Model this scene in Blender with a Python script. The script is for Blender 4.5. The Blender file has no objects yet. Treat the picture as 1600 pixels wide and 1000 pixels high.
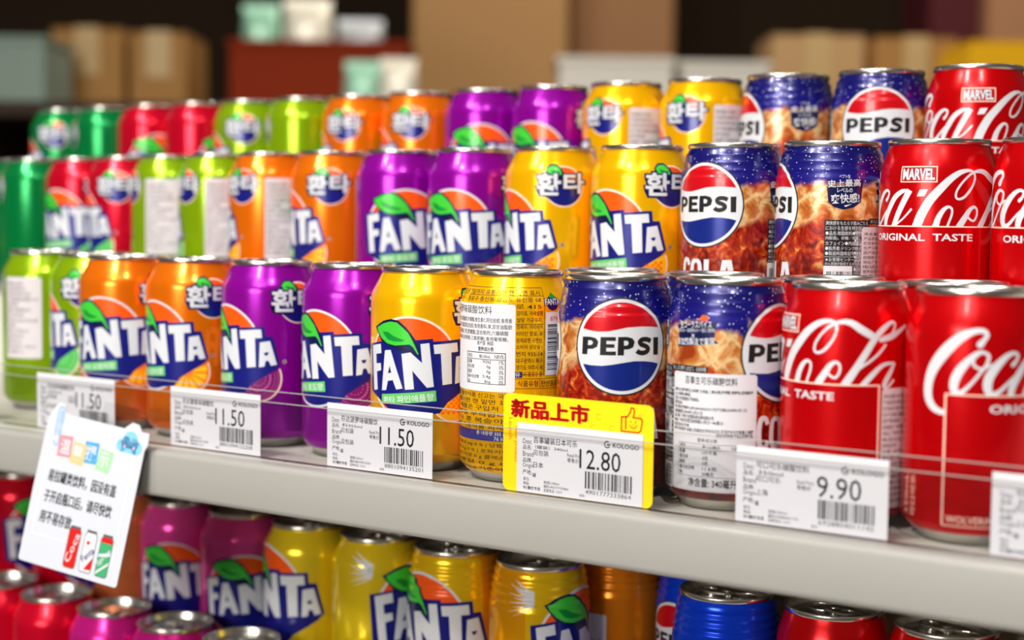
import bpy, bmesh, math, random
from mathutils import Vector, Matrix
from mathutils.geometry import tessellate_polygon
random.seed(7)
C = bpy.context.scene.collection
SC = bpy.context.scene
PI = math.pi

# ---------------------------------------------------------------- camera, world, lights, exposure
cam = bpy.data.cameras.new('camera'); cam_o = bpy.data.objects.new('camera', cam); C.objects.link(cam_o)
YAW, PIT, ROL = math.radians(36.128), math.radians(3.957), math.radians(0.697)
fw = Vector((-math.sin(YAW) * math.cos(PIT), math.cos(YAW) * math.cos(PIT), -math.sin(PIT)))
rt = Vector((math.cos(YAW), math.sin(YAW), 0)); up = rt.cross(fw)
r2 = rt * math.cos(ROL) + up * math.sin(ROL); u2 = -rt * math.sin(ROL) + up * math.cos(ROL)
cam_o.matrix_world = Matrix(((r2.x, u2.x, -fw.x, .35189), (r2.y, u2.y, -fw.y, -.72721), (r2.z, u2.z, -fw.z, .15490), (0, 0, 0, 1)))
cam.sensor_width = 36; cam.lens = 36 * 2400.06 / 1600; cam.clip_start = .02; cam.clip_end = 60
cam.dof.use_dof = True; cam.dof.focus_distance = .878
cam.dof.aperture_fstop = (cam.lens / 1000) / .0128
SC.camera = cam_o

w = bpy.data.worlds.new('world'); SC.world = w; w.use_nodes = True
w.node_tree.nodes['Background'].inputs[0].default_value = (1, .93, .84, 1)
w.node_tree.nodes['Background'].inputs[1].default_value = 0.12

def area(name, loc, target, size, power, col=(1, .95, .88), shape='DISK', sy=None):
    l = bpy.data.lights.new(name, 'AREA'); l.shape = shape; l.size = size
    if sy: l.size_y = sy
    l.energy = power; l.color = col
    o = bpy.data.objects.new(name, l); C.objects.link(o); o.location = loc
    o.rotation_euler = (Vector(target) - Vector(loc)).to_track_quat('-Z', 'Y').to_euler()
    return o
area('soft_front_fill', (.1, -2.1, 1.8), (-.2, .05, .0), 1.4, 21, shape='RECTANGLE', sy=.8)  # broad soft fill added from the front, not a store fixture
area('spot_lamp_one', (-.35, -1.35, 1.75), (-.2, .1, .05), .12, 24)
area('spot_lamp_two', (-.95, -1.2, 1.85), (-.4, .1, .05), .12, 19)
area('spot_lamp_three', (.75, -1.1, 1.75), (0, .1, .05), .12, 16)
area('spot_lamp_four', (.1, -2.4, 1.8), (-.1, .1, .05), .13, 15)
area('rear_fill', (-1.4, 2.2, 2.3), (-1.8, 3.2, .2), .5, 26, (1, .9, .75))  # added light near the bags to brighten the rear shelf
area('rear_fill_two', (.3, 2.6, 2.3), (.1, 3.6, .2), .5, 20, (1, .9, .75))  # second added light, brightens the right side of the background
area('low_front_fill', (-.1, -2.3, .45), (-.25, .1, -.15), .9, 31, shape='RECTANGLE', sy=.5)  # fill added low in front to brighten the lower shelf cans
area('lid_fill', (-.3, .9, 1.9), (-.2, .2, .1), .25, 9)  # added from behind and above to light the can lids
SC.view_settings.view_transform = 'Standard'; SC.view_settings.look = 'None'
SC.view_settings.exposure = -0.12; SC.view_settings.gamma = 1.0; SC.view_settings.use_curve_mapping = False

# ---------------------------------------------------------------- materials
def lin(c):
    return tuple(((v / 255) / 12.92 if v / 255 <= .04045 else ((v / 255 + .055) / 1.055) ** 2.4) for v in c) + (1,)
MATS = {}
def mat(name, rgb, rough=.4, metal=0., coat=0., noise=0., scale=60, emit=None):
    if name in MATS: return MATS[name]
    m = bpy.data.materials.new(name); m.use_nodes = True; nt = m.node_tree; b = nt.nodes['Principled BSDF']
    b.inputs['Base Color'].default_value = lin(rgb); b.inputs['Roughness'].default_value = rough
    b.inputs['Metallic'].default_value = metal; b.inputs['Coat Weight'].default_value = coat; b.inputs['Specular IOR Level'].default_value = .3; b.inputs['Coat Roughness'].default_value = .08
    if noise:
        tc = nt.nodes.new('ShaderNodeTexCoord'); n = nt.nodes.new('ShaderNodeTexNoise'); n.inputs['Scale'].default_value = scale; n.inputs['Detail'].default_value = 4
        mx = nt.nodes.new('ShaderNodeMix'); mx.data_type = 'RGBA'; mx.blend_type = 'MULTIPLY'
        rmp = nt.nodes.new('ShaderNodeMapRange'); rmp.inputs['To Min'].default_value = 1 - noise; rmp.inputs['To Max'].default_value = 1 + noise * .3
        nt.links.new(tc.outputs['Object'], n.inputs['Vector']); nt.links.new(n.outputs['Fac'], rmp.inputs['Value'])
        cmb = nt.nodes.new('ShaderNodeCombineColor')
        for k in range(3): nt.links.new(rmp.outputs['Result'], cmb.inputs[k])
        mx.inputs['Factor'].default_value = 1; mx.inputs[6].default_value = lin(rgb)
        nt.links.new(cmb.outputs['Color'], mx.inputs[7]); nt.links.new(mx.outputs[2], b.inputs['Base Color'])
    MATS[name] = m; return m
def can_paint(name, rgb): return mat(name, rgb, .22, .45, .05, .05, 25)
ALU = mat('brushed_aluminium', (214, 212, 206), .24, 1., 0, .06, 90)
ALU_D = mat('can_base_aluminium', (200, 198, 192), .3, 1.)
WHITE = mat('print_white', (208, 212, 219), .35, 0, .2)
PAPER = mat('paper_white', (214, 214, 221), .6)
INK = mat('ink_black', (22, 22, 24), .5)
INK_G = mat('ink_grey', (84, 84, 88), .55)
NAVY = mat('print_navy', (18, 24, 120), .3, .15, .3)
NAVY_D = mat('print_dark_navy', (14, 20, 72), .3, .1, .3)
GREEN = mat('print_leaf_green', (64, 200, 58), .3, .1, .3)
GREEN_D = mat('print_deep_green', (10, 140, 52), .3, .1, .3)
LABEL_G = mat('print_label_green', (96, 190, 100), .35, 0, .2)
ORANGE = mat('print_orange', (244, 88, 8), .3, .1, .3)
RED_P = mat('print_red', (200, 8, 24), .28, .2, .35)
BLUE_P = mat('print_blue', (18, 38, 128), .28, .2, .35)
COKE = can_paint('can_red', (206, 0, 8))
PEACH = mat('print_peach', (250, 214, 196), .35, 0, .2)

def acrylic_mat():
    m = bpy.data.materials.new('clear_acrylic'); m.use_nodes = True; nt = m.node_tree; nt.nodes.clear()
    out = nt.nodes.new('ShaderNodeOutputMaterial'); mx = nt.nodes.new('ShaderNodeMixShader')
    t = nt.nodes.new('ShaderNodeBsdfTransparent'); t.inputs[0].default_value = (.965, .965, .965, 1)
    g = nt.nodes.new('ShaderNodeBsdfGlossy'); g.inputs['Roughness'].default_value = .06
    f = nt.nodes.new('ShaderNodeFresnel'); f.inputs['IOR'].default_value = 1.42
    gm = nt.nodes.new('ShaderNodeNewGeometry'); sub = nt.nodes.new('ShaderNodeMath'); sub.operation = 'SUBTRACT'; sub.inputs[0].default_value = 1
    mu = nt.nodes.new('ShaderNodeMath'); mu.operation = 'MULTIPLY'; nt.links.new(gm.outputs['Backfacing'], sub.inputs[1])     # a thin pane mirrors from its front face only
    nt.links.new(f.outputs[0], mu.inputs[0]); nt.links.new(sub.outputs[0], mu.inputs[1]); nt.links.new(mu.outputs[0], mx.inputs[0]); nt.links.new(t.outputs[0], mx.inputs[1]); nt.links.new(g.outputs[0], mx.inputs[2])
    nt.links.new(mx.outputs[0], out.inputs[0]); return m
ACR = acrylic_mat()
def edge_mat():
    m = bpy.data.materials.new('acrylic_cut_edge'); m.use_nodes = True; nt = m.node_tree; b = nt.nodes['Principled BSDF']; b.inputs['Base Color'].default_value = lin((176, 176, 172)); b.inputs['Roughness'].default_value = .4; b.inputs['Alpha'].default_value = .55; return m
EDGE = edge_mat()

def cola_mat():
    """photo print of iced cola under a sparkling blue top, as object-space noise"""
    m = bpy.data.materials.new('cola_print'); m.use_nodes = True; nt = m.node_tree; b = nt.nodes['Principled BSDF']
    N = nt.nodes.new; L = nt.links.new
    tc = N('ShaderNodeTexCoord'); sep = N('ShaderNodeSeparateXYZ'); L(tc.outputs['Object'], sep.inputs[0])
    def noise(sc, det=4, dist=0.):
        n = N('ShaderNodeTexNoise'); n.inputs['Scale'].default_value = sc; n.inputs['Detail'].default_value = det; n.inputs['Distortion'].default_value = dist
        L(tc.outputs['Object'], n.inputs['Vector']); return n.outputs['Fac']
    def math_(op, a, c, d=None):
        x = N('ShaderNodeMath'); x.operation = op
        for i, v in enumerate((a, c, d)):
            if v is None: continue
            if isinstance(v, (int, float)): x.inputs[i].default_value = v
            else: L(v, x.inputs[i])
        return x.outputs[0]
    def ramp(f, stops, interp='LINEAR'):
        r = N('ShaderNodeValToRGB'); r.color_ramp.interpolation = interp
        e = r.color_ramp.elements
        while len(e) < len(stops): e.new(.5)
        for el, (p, c) in zip(e, stops): el.position = p; el.color = c if len(c) == 4 else lin(c)
        L(f, r.inputs[0]); return r.outputs[0]
    def mix(f, a, c):
        x = N('ShaderNodeMix'); x.data_type = 'RGBA'; L(f, x.inputs[0]); L(a, x.inputs[6]); L(c, x.inputs[7]); return x.outputs[2]
    z = sep.outputs[2]
    liquid = ramp(noise(150, 6, 1.2), [(.30, (70, 8, 6)), (.42, (140, 18, 8)), (.52, (182, 44, 12)), (.61, (212, 92, 24)), (.72, (244, 190, 110))])
    deep = ramp(noise(90, 5, .8), [(.3, (50, 6, 8)), (.55, (120, 16, 14)), (.75, (150, 40, 18))])
    zn = math_('MULTIPLY_ADD', noise(45, 3), .03, z)
    body = mix(ramp(zn, [(.045, (0, 0, 0, 1)), (.075, (1, 1, 1, 1))]), deep, liquid)
    ice = ramp(noise(75, 5, .6), [(.36, (168, 70, 20)), (.45, (206, 126, 54)), (.53, (238, 206, 150)), (.60, (206, 128, 56)), (.70, (160, 60, 18))])
    icef = math_('MULTIPLY', ramp(zn, [(.086, (0, 0, 0, 1)), (.092, (1, 1, 1, 1))]), ramp(noise(38, 2), [(.40, (0, 0, 0, 1)), (.47, (1, 1, 1, 1))]))
    body = mix(icef, body, ice)
    blue0 = ramp(z, [(.085, (36, 28, 124)), (.100, (18, 12, 122)), (.120, (8, 8, 92))])
    v = N('ShaderNodeTexVoronoi'); v.inputs['Scale'].default_value = 640; L(tc.outputs['Object'], v.inputs['Vector'])
    vc = N('ShaderNodeSeparateColor'); L(v.outputs['Color'], vc.inputs[0])
    spark = math_('MULTIPLY', ramp(v.outputs['Distance'], [(.16, (1, 1, 1, 1)), (.24, (0, 0, 0, 1))]),
                  ramp(math_('ADD', vc.outputs[0], math_('MULTIPLY', noise(30, 2), .5)), [(.95, (0, 0, 0, 1)), (1.0, (1, 1, 1, 1))]))
    whitec = N('ShaderNodeRGB'); whitec.outputs[0].default_value = lin((236, 240, 255))
    blue = mix(spark, blue0, whitec.outputs[0])
    edge = math_('MULTIPLY_ADD', noise(55, 4), .028, z)
    col = mix(ramp(edge, [(.1095, (0, 0, 0, 1)), (.1115, (1, 1, 1, 1))]), body, blue)
    L(col, b.inputs['Base Color']); b.inputs['Roughness'].default_value = .26; b.inputs['Metallic'].default_value = .25
    b.inputs['Coat Weight'].default_value = .4; b.inputs['Coat Roughness'].default_value = .08
    return m
COLA = cola_mat()

# ---------------------------------------------------------------- object helpers
def link(name, me, parent=None):
    o = bpy.data.objects.new(name, me); C.objects.link(o)
    if parent is not None: o.parent = parent
    return o
def from_bm(name, bm, mats, parent=None, smooth=None):
    me = bpy.data.meshes.new(name); bm.normal_update(); bm.to_mesh(me); bm.free()
    for m in (mats if isinstance(mats, (list, tuple)) else [mats]): me.materials.append(m)
    if smooth is not None:
        me.polygons.foreach_set('use_smooth', [True] * len(me.polygons)); me.set_sharp_from_angle(angle=math.radians(smooth))
    return link(name, me, parent)
def tag(o, label=None, cat=None, group=None, kind=None):
    if label: o['label'] = label
    if cat: o['category'] = cat
    if group: o['group'] = group
    if kind: o['kind'] = kind
    return o
def thing(name, loc=(0, 0, 0), rz=0.):
    o = link(name, None); o.empty_display_size = .02; o.location = loc; o.rotation_euler = (0, 0, rz); return o
def copy_tree(o, parent=None):
    c = o.copy(); C.objects.link(c)
    if parent is not None: c.parent = parent
    for ch in list(KIDS.get(o.name, [])): copy_tree(ch, c)
    return c
KIDS = {}
def index_kids(root):
    def rec(o):
        KIDS[o.name] = [x for x in bpy.data.objects if x.parent is o]
        for x in KIDS[o.name]: rec(x)
    rec(root)
def box(bm, x0, x1, y0, y1, z0, z1, mi=0):
    v = [bm.verts.new(p) for p in ((x0, y0, z0), (x1, y0, z0), (x1, y1, z0), (x0, y1, z0), (x0, y0, z1), (x1, y0, z1), (x1, y1, z1), (x0, y1, z1))]
    for f in ((0, 3, 2, 1), (4, 5, 6, 7), (0, 1, 5, 4), (1, 2, 6, 5), (2, 3, 7, 6), (3, 0, 4, 7)):
        bm.faces.new([v[i] for i in f]).material_index = mi
def bevel(bm, w_, seg=2):
    bmesh.ops.bevel(bm, geom=bm.edges[:], offset=w_, segments=seg, profile=.5, affect='EDGES')
def lathe(bm, prof, seg=96, mis=None, closed_top=False):
    rings = []
    for r, z in prof:
        rings.append([bm.verts.new((r * math.sin(2 * PI * k / seg), -r * math.cos(2 * PI * k / seg), z)) for k in range(seg)] if r > 1e-6 else [bm.verts.new((0, 0, z))])
    for i, (a, b) in enumerate(zip(rings[:-1], rings[1:])):
        mi = mis[i] if mis else 0
        for k in range(seg):
            k2 = (k + 1) % seg
            if len(b) == 1: f = bm.faces.new((a[k], a[k2], b[0]))
            elif len(a) == 1: f = bm.faces.new((a[0], b[k2], b[k]))
            else: f = bm.faces.new((a[k], a[k2], b[k2], b[k]))
            f.material_index = mi
def prism(bm, pts, depth, mi=0, z0=0.):
    """2D outline (x,y) -> solid from z0 to z0+depth"""
    n = len(pts)
    a = [bm.verts.new((p[0], p[1], z0)) for p in pts]; b = [bm.verts.new((p[0], p[1], z0 + depth)) for p in pts]
    tris = tessellate_polygon([[Vector((p[0], p[1], 0)) for p in pts]])
    for t in tris:
        for vs in ((b[t[0]], b[t[1]], b[t[2]]), (a[t[2]], a[t[1]], a[t[0]])):
            try: bm.faces.new(vs).material_index = mi
            except ValueError: pass
    for i in range(n):
        j = (i + 1) % n
        bm.faces.new((a[i], a[j], b[j], b[i])).material_index = mi
    bmesh.ops.recalc_face_normals(bm, faces=bm.faces[:])

# ---------------------------------------------------------------- flat print artwork (mm), later wrapped on a can or laid on a card
TXT = {}
def text_geo(s, off=0.):
    k = (s, off)
    if k not in TXT:
        cu = bpy.data.curves.new('t', 'FONT'); cu.body = s; cu.resolution_u = 2; cu.offset = off
        ob = bpy.data.objects.new('t', cu); me = ob.to_mesh()
        vs = [(v.co.x, v.co.y) for v in me.vertices]; fs = [tuple(p.vertices) for p in me.polygons]
        ob.to_mesh_clear(); bpy.data.objects.remove(ob); bpy.data.curves.remove(cu)
        TXT[k] = (vs, fs)
    return TXT[k]
def smooth_path(P, n=5):
    out = []
    for i in range(len(P) - 1):
        p0, p1, p2, p3 = P[max(i - 1, 0)], P[i], P[i + 1], P[min(i + 2, len(P) - 1)]
        for k in range(n):
            t = k / n
            out.append(tuple(.5 * (2 * b + (c - a) * t + (2 * a - 5 * b + 4 * c - d) * t * t + (3 * b - a - 3 * c + d) * t ** 3) for a, b, c, d in zip(p0, p1, p2, p3)))
    out.append(tuple(P[-1])); return out
class Art:
    def __init__(s): s.v = []; s.f = []; s.mats = []
    def mi(s, m):
        if m not in s.mats: s.mats.append(m)
        return s.mats.index(m)
    def raw(s, pts, faces, m, layer):
        b = len(s.v); k = s.mi(m); s.v += [(p[0], p[1], layer) for p in pts]
        s.f += [(tuple(b + i for i in f), k) for f in faces]
    def poly(s, pts, m, layer=0, holes=()):
        loops = [pts] + list(holes); flat = [p for l in loops for p in l]
        s.raw(flat, tessellate_polygon([[Vector((p[0], p[1], 0)) for p in l] for l in loops]), m, layer)
    def rect(s, u0, v0, u1, v1, m, layer=0): s.poly([(u0, v0), (u1, v0), (u1, v1), (u0, v1)], m, layer)
    def disc(s, u, v, r, m, layer=0, n=40, ry=None, clip=None):
        ry = ry or r
        s.poly([(u + r * math.cos(2 * PI * k / n), v + ry * math.sin(2 * PI * k / n)) for k in range(n)], m, layer)
    def ring(s, u, v, r0, r1, m, layer=0, n=56, a0=0., a1=360.):
        pts = []; fs = []
        for k in range(n + 1):
            a = math.radians(a0 + (a1 - a0) * k / n)
            pts += [(u + r0 * math.cos(a), v + r0 * math.sin(a)), (u + r1 * math.cos(a), v + r1 * math.sin(a))]
            if k: fs.append((2 * k - 2, 2 * k - 1, 2 * k + 1, 2 * k))
        s.raw(pts, fs, m, layer)
    def stroke(s, P, m, layer=0, sc=1., n=5, cap=True):
        """P = (u, v, width) points; round-ended, smoothed ribbon"""
        Q = smooth_path(P, n) if len(P) > 2 else [tuple(p) for p in P]
        pts = []; fs = []
        for i, q in enumerate(Q):
            a = Q[max(i - 1, 0)]; b = Q[min(i + 1, len(Q) - 1)]
            dx, dy = b[0] - a[0], b[1] - a[1]; l = math.hypot(dx, dy) or 1
            h = max(q[2], .2) * sc / 2
            pts += [(q[0] - dy / l * h, q[1] + dx / l * h), (q[0] + dy / l * h, q[1] - dx / l * h)]
            if i: fs.append((2 * i - 2, 2 * i - 1, 2 * i + 1, 2 * i))
        s.raw(pts, fs, m, layer)
        if cap:
            for q in (Q[0], Q[-1]): s.disc(q[0], q[1], max(q[2], .2) * sc / 2, m, layer, 14)
    def text(s, t, u0, v0, u1, v1, m, layer=0, off=0., rot=0., keep=False, align='l'):
        """text fitted into the box (keep=True: keep its aspect, box height rules)"""
        vs, fs = text_geo(t, off)
        if not vs: return
        xs = [p[0] for p in vs]; ys = [p[1] for p in vs]; x0, x1, y0, y1 = min(xs), max(xs), min(ys), max(ys)
        sx = (u1 - u0) / max(x1 - x0, 1e-6); sy = (v1 - v0) / max(y1 - y0, 1e-6)
        if keep: sx = min(sx, sy)
        sh = (u1 - u0 - (x1 - x0) * sx) if align == 'r' else 0
        cx, cy = (u0 + u1) / 2, (v0 + v1) / 2; c, n = math.cos(rot), math.sin(rot); out = []
        for x, y in vs:
            X = u0 + sh + (x - x0) * sx - cx; Y = v0 + (y - y0) * sy - cy
            out.append((cx + X * c - Y * n, cy + X * n + Y * c))
        s.raw(out, fs, m, layer)
    def bold(s, t, u0, v0, u1, v1, m, layer=0, d=.3, rot=0.):
        for k in (-1, 0, 1): s.text(t, u0 + d * k, v0, u1 + d * k, v1, m, layer, .006, rot)
        for k in (-1, 1): s.text(t, u0, v0 + d * .6 * k, u1, v1 + d * .6 * k, m, layer, .006, rot)
    def paragraph(s, lines, u0, u1, vtop, pitch, h, m, layer=0, off=0., full=True):
        for i, t in enumerate(lines):
            if t: s.text(t, u0, vtop - i * pitch - h, u1 if full else u0 + (u1 - u0) * min(1, len(t) / max(len(q) for q in lines)), vtop - i * pitch, m, layer, off)
    def barcode(s, u0, v0, u1, v1, m, layer=0, seed=1, vert=False):
        r = random.Random(seed); x = u0 if not vert else v0; end = u1 if not vert else v1; un = (end - x) / 95
        while x < end - un * .5:
            b = un * r.choice((1, 1, 2, 3)); b = min(b, end - x)
            if vert: s.rect(u0, x, u1, x + b, m, layer)
            else: s.rect(x, v0, x + b, v1, m, layer)
            x += b + un * r.choice((1, 1, 2, 3))
    def moved(s, fn):
        a = Art(); a.mats = list(s.mats); a.f = list(s.f); a.v = [(*fn(p[0], p[1]), p[2]) for p in s.v]; return a

def R_AT(prof, z):
    for (r0, z0), (r1, z1) in zip(prof[:-1], prof[1:]):
        if z0 <= z <= z1 and z1 > z0: return r0 + (r1 - r0) * (z - z0) / (z1 - z0)
    return prof[-1][0]
def wrap(name, art, prof, parent, base=.045, step=.03, seg=96):
    """bend artwork round a can whose outer profile is prof (mm); every piece keeps to the can's own facets"""
    bm = bmesh.new(); vs = [bm.verts.new((p[0], p[1], p[2])) for p in art.v]
    for f, k in art.f:
        try: bm.faces.new([vs[i] for i in f]).material_index = k
        except ValueError: pass
    g = 2 * PI * 33 / seg
    us = [p[0] for p in art.v]; a, b = math.floor(min(us) / g), math.ceil(max(us) / g)
    for k in range(a, b + 1):
        bmesh.ops.bisect_plane(bm, geom=bm.verts[:] + bm.edges[:] + bm.faces[:], plane_co=(k * g, 0, 0), plane_no=(1, 0, 0), dist=1e-6)
    lo, hi = min(p[1] for p in art.v), max(p[1] for p in art.v)
    for r, z in prof:
        if lo < z < hi: bmesh.ops.bisect_plane(bm, geom=bm.verts[:] + bm.edges[:] + bm.faces[:], plane_co=(0, z, 0), plane_no=(0, 1, 0), dist=1e-6)
    nor = []
    for v in bm.verts:
        u, z, l = v.co; ph = u / 33; r = R_AT(prof, z); sl = (R_AT(prof, z + .4) - R_AT(prof, z - .4)) / .8
        n = Vector((math.sin(ph), -math.cos(ph), -sl)).normalized(); d = base + step * l
        v.co = ((r + d) * math.sin(ph) / 1000, -(r + d) * math.cos(ph) / 1000, z / 1000); nor.append(n)
    me = bpy.data.meshes.new(name)
    for f in bm.faces:
        c = f.calc_center_median(); f.normal_update()
        if f.normal.x * c.x + f.normal.y * c.y < 0: f.normal_flip()
    bm.to_mesh(me); bm.free()
    for m in art.mats: me.materials.append(m)
    me.polygons.foreach_set('use_smooth', [True] * len(me.polygons)); me.normals_split_custom_set_from_vertices(nor)
    return link(name, me, parent)
def flat(name, art, parent, z0=.0, step=.04):
    """artwork on a card: x right, z up (mm), facing -Y"""
    me = bpy.data.meshes.new(name)
    me.from_pydata([(p[0] / 1000, -(z0 + .04 + step * p[2]) / 1000, p[1] / 1000) for p in art.v], [], [f for f, k in art.f])
    for m in art.mats: me.materials.append(m)
    me.polygons.foreach_set('material_index', [k for f, k in art.f])
    bm = bmesh.new(); bm.from_mesh(me)
    for f in bm.faces:
        if f.normal.y > 0: f.normal_flip()
    bm.to_mesh(me); bm.free()
    return link(name, me, parent)

# ---------------------------------------------------------------- can shapes
BASE = [(0, 6.5), (14, 5.2), (20, 2.4), (22, .3), (23.2, 0), (24.3, .6), (25.2, 2.5), (29.5, 6), (32.2, 9), (33, 12)]
PROF = {
    'narrow': BASE + [(33, 101), (32.8, 104), (31.9, 107), (29.2, 112), (26.9, 116.6), (26.0, 118.3), (25.6, 119)],
    'smooth': BASE + [(33, 99), (32.7, 103), (31.9, 107), (30.6, 111), (29.2, 115), (28.2, 117.6), (27.8, 119)],
    'ribbed': BASE + [(33, 97), (32.95, 100.6), (32.2, 102), (32.1, 104.6), (31.95, 105.4), (31.2, 106.8), (31.1, 109.4), (30.9, 110.2), (30.1, 111.6), (30, 114.2), (29.6, 115.2), (28.5, 117), (27.9, 119)],
    'tall_ribs': BASE + [(33, 92), (32.9, 94.6), (31.9, 96.4), (31.8, 97.4), (32.5, 99.2), (32.4, 100), (31.2, 101.6), (31.1, 102.6), (31.9, 104.4), (31.8, 105), (30.5, 106.8), (30.4, 107.8), (31.2, 109.4), (31.1, 110), (29.8, 111.8), (29.7, 112.8), (30.2, 114.4), (28.6, 117.2), (27.9, 119)],
}
RIM = {'narrow': 26.9, 'smooth': 28.8, 'ribbed': 28.8, 'tall_ribs': 28.8}
MESH = {}
def body_mesh(shape, m):
    k = ('body', shape, m.name)
    if k not in MESH:
        bm = bmesh.new(); prof = PROF[shape]
        mis = [1 if prof[i + 1][1] <= 6 or i < 6 else 0 for i in range(len(prof) - 1)]
        lathe(bm, [(r / 1000, z / 1000) for r, z in prof], 96, mis)
        me = bpy.data.meshes.new('body'); bm.normal_update(); bm.to_mesh(me); bm.free(); me.materials.append(m); me.materials.append(ALU_D)
        me.polygons.foreach_set('use_smooth', [True] * len(me.polygons)); me.set_sharp_from_angle(angle=math.radians(50 if shape != 'tall_ribs' else 60)); MESH[k] = me
    return MESH[k]
def lid_mesh(R):
    k = ('lid', R)
    if k not in MESH:
        bm = bmesh.new()
        p = [(R - 1.4, 118.4), (R - .25, 118.9), (R, 119.5), (R, 121.1), (R - .25, 121.7), (R - .8, 122), (R - 1.3, 121.7), (R - 1.6, 120.9), (R - 2.6, 117.4), (R - 3.2, 115.6), (R - 3.9, 115.1), (R - 4.6, 115.6), (R - 5, 117.2), (R - 5.6, 117.8), (R * .45, 117.8), (R * .40, 117.5), (0, 117.5)]
        lathe(bm, [(r / 1000, z / 1000) for r, z in p], 72)
        me = bpy.data.meshes.new('lid'); bm.normal_update(); bm.to_mesh(me); bm.free(); me.materials.append(ALU)
        me.polygons.foreach_set('use_smooth', [True] * len(me.polygons)); me.set_sharp_from_angle(angle=math.radians(60)); MESH[k] = me
    return MESH[k]
def stadium(cx, cy, a, b, n=10, taper=1.):
    """rounded bar outline: half length a, half width b"""
    out = []
    for k in range(n + 1):
        t = -PI / 2 + PI * k / n; out.append((cx + a - b + b * math.cos(t), cy + b * math.sin(t)))
    for k in range(n + 1):
        t = PI / 2 + PI * k / n; out.append((cx - a + b + b * math.cos(t), cy + b * taper * math.sin(t)))
    return out
def tab_mesh():
    if 'tab' not in MESH:
        bm = bmesh.new()
        o, i = stadium(6, 0, 11.5, 7), stadium(11.2, 0, 4.6, 4.3)
        n = len(o)
        def lay(z): return [bm.verts.new((x / 1000, y / 1000, z / 1000)) for x, y in o], [bm.verts.new((x / 1000, y / 1000, z / 1000)) for x, y in i]
        (a0, b0), (a1, b1) = lay(118.6), lay(120.2)
        for k in range(n):
            j = (k + 1) % n
            bm.faces.new((a0[k], a0[j], a1[j], a1[k])); bm.faces.new((b0[j], b0[k], b1[k], b1[j]))
            bm.faces.new((a1[k], a1[j], b1[j], b1[k])); bm.faces.new((a0[j], a0[k], b0[k], b0[j]))
        bmesh.ops.recalc_face_normals(bm, faces=bm.faces[:]); bevel(bm, .0003, 1)
        lathe(bm, [(.0032, .1175), (.0032, .1203), (.0026, .1208), (0, .1208)], 16)      # rivet through the tab
        me = bpy.data.meshes.new('pull_tab'); bm.to_mesh(me); bm.free(); me.materials.append(ALU); MESH['tab'] = me
    return MESH['tab']
def mouth_mesh():
    if 'mouth' not in MESH:
        bm = bmesh.new(); seg = 28; vs = []
        for k in range(seg):
            t = 2 * PI * k / seg; c, s = math.cos(t), math.sin(t)
            vs.append([bm.verts.new(((-11.5 + (9.2 + q) * c) / 1000, (7.6 + q) * s / 1000, z / 1000)) for q, z in ((-.5, 117.45), (-.3, 118.1), (.3, 118.1), (.5, 117.45))])
        for k in range(seg):
            a, b = vs[k], vs[(k + 1) % seg]
            for i in range(3): bm.faces.new((a[i], a[i + 1], b[i + 1], b[i]))
        bmesh.ops.recalc_face_normals(bm, faces=bm.faces[:])
        me = bpy.data.meshes.new('mouth_score'); bm.to_mesh(me); bm.free(); me.materials.append(ALU); MESH['mouth'] = me
    return MESH['mouth']
def can_root(shape, m, tab=0.):
    root = thing('soda_can')
    link('body', body_mesh(shape, m), root)
    lid = link('lid', lid_mesh(RIM[shape]), root); lid['label'] = 'silver lid with a rolled rim'
    t = link('pull_tab', tab_mesh(), lid); t.rotation_euler = (0, 0, tab)
    t = link('mouth_score', mouth_mesh(), lid); t.rotation_euler = (0, 0, tab)
    return root

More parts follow.
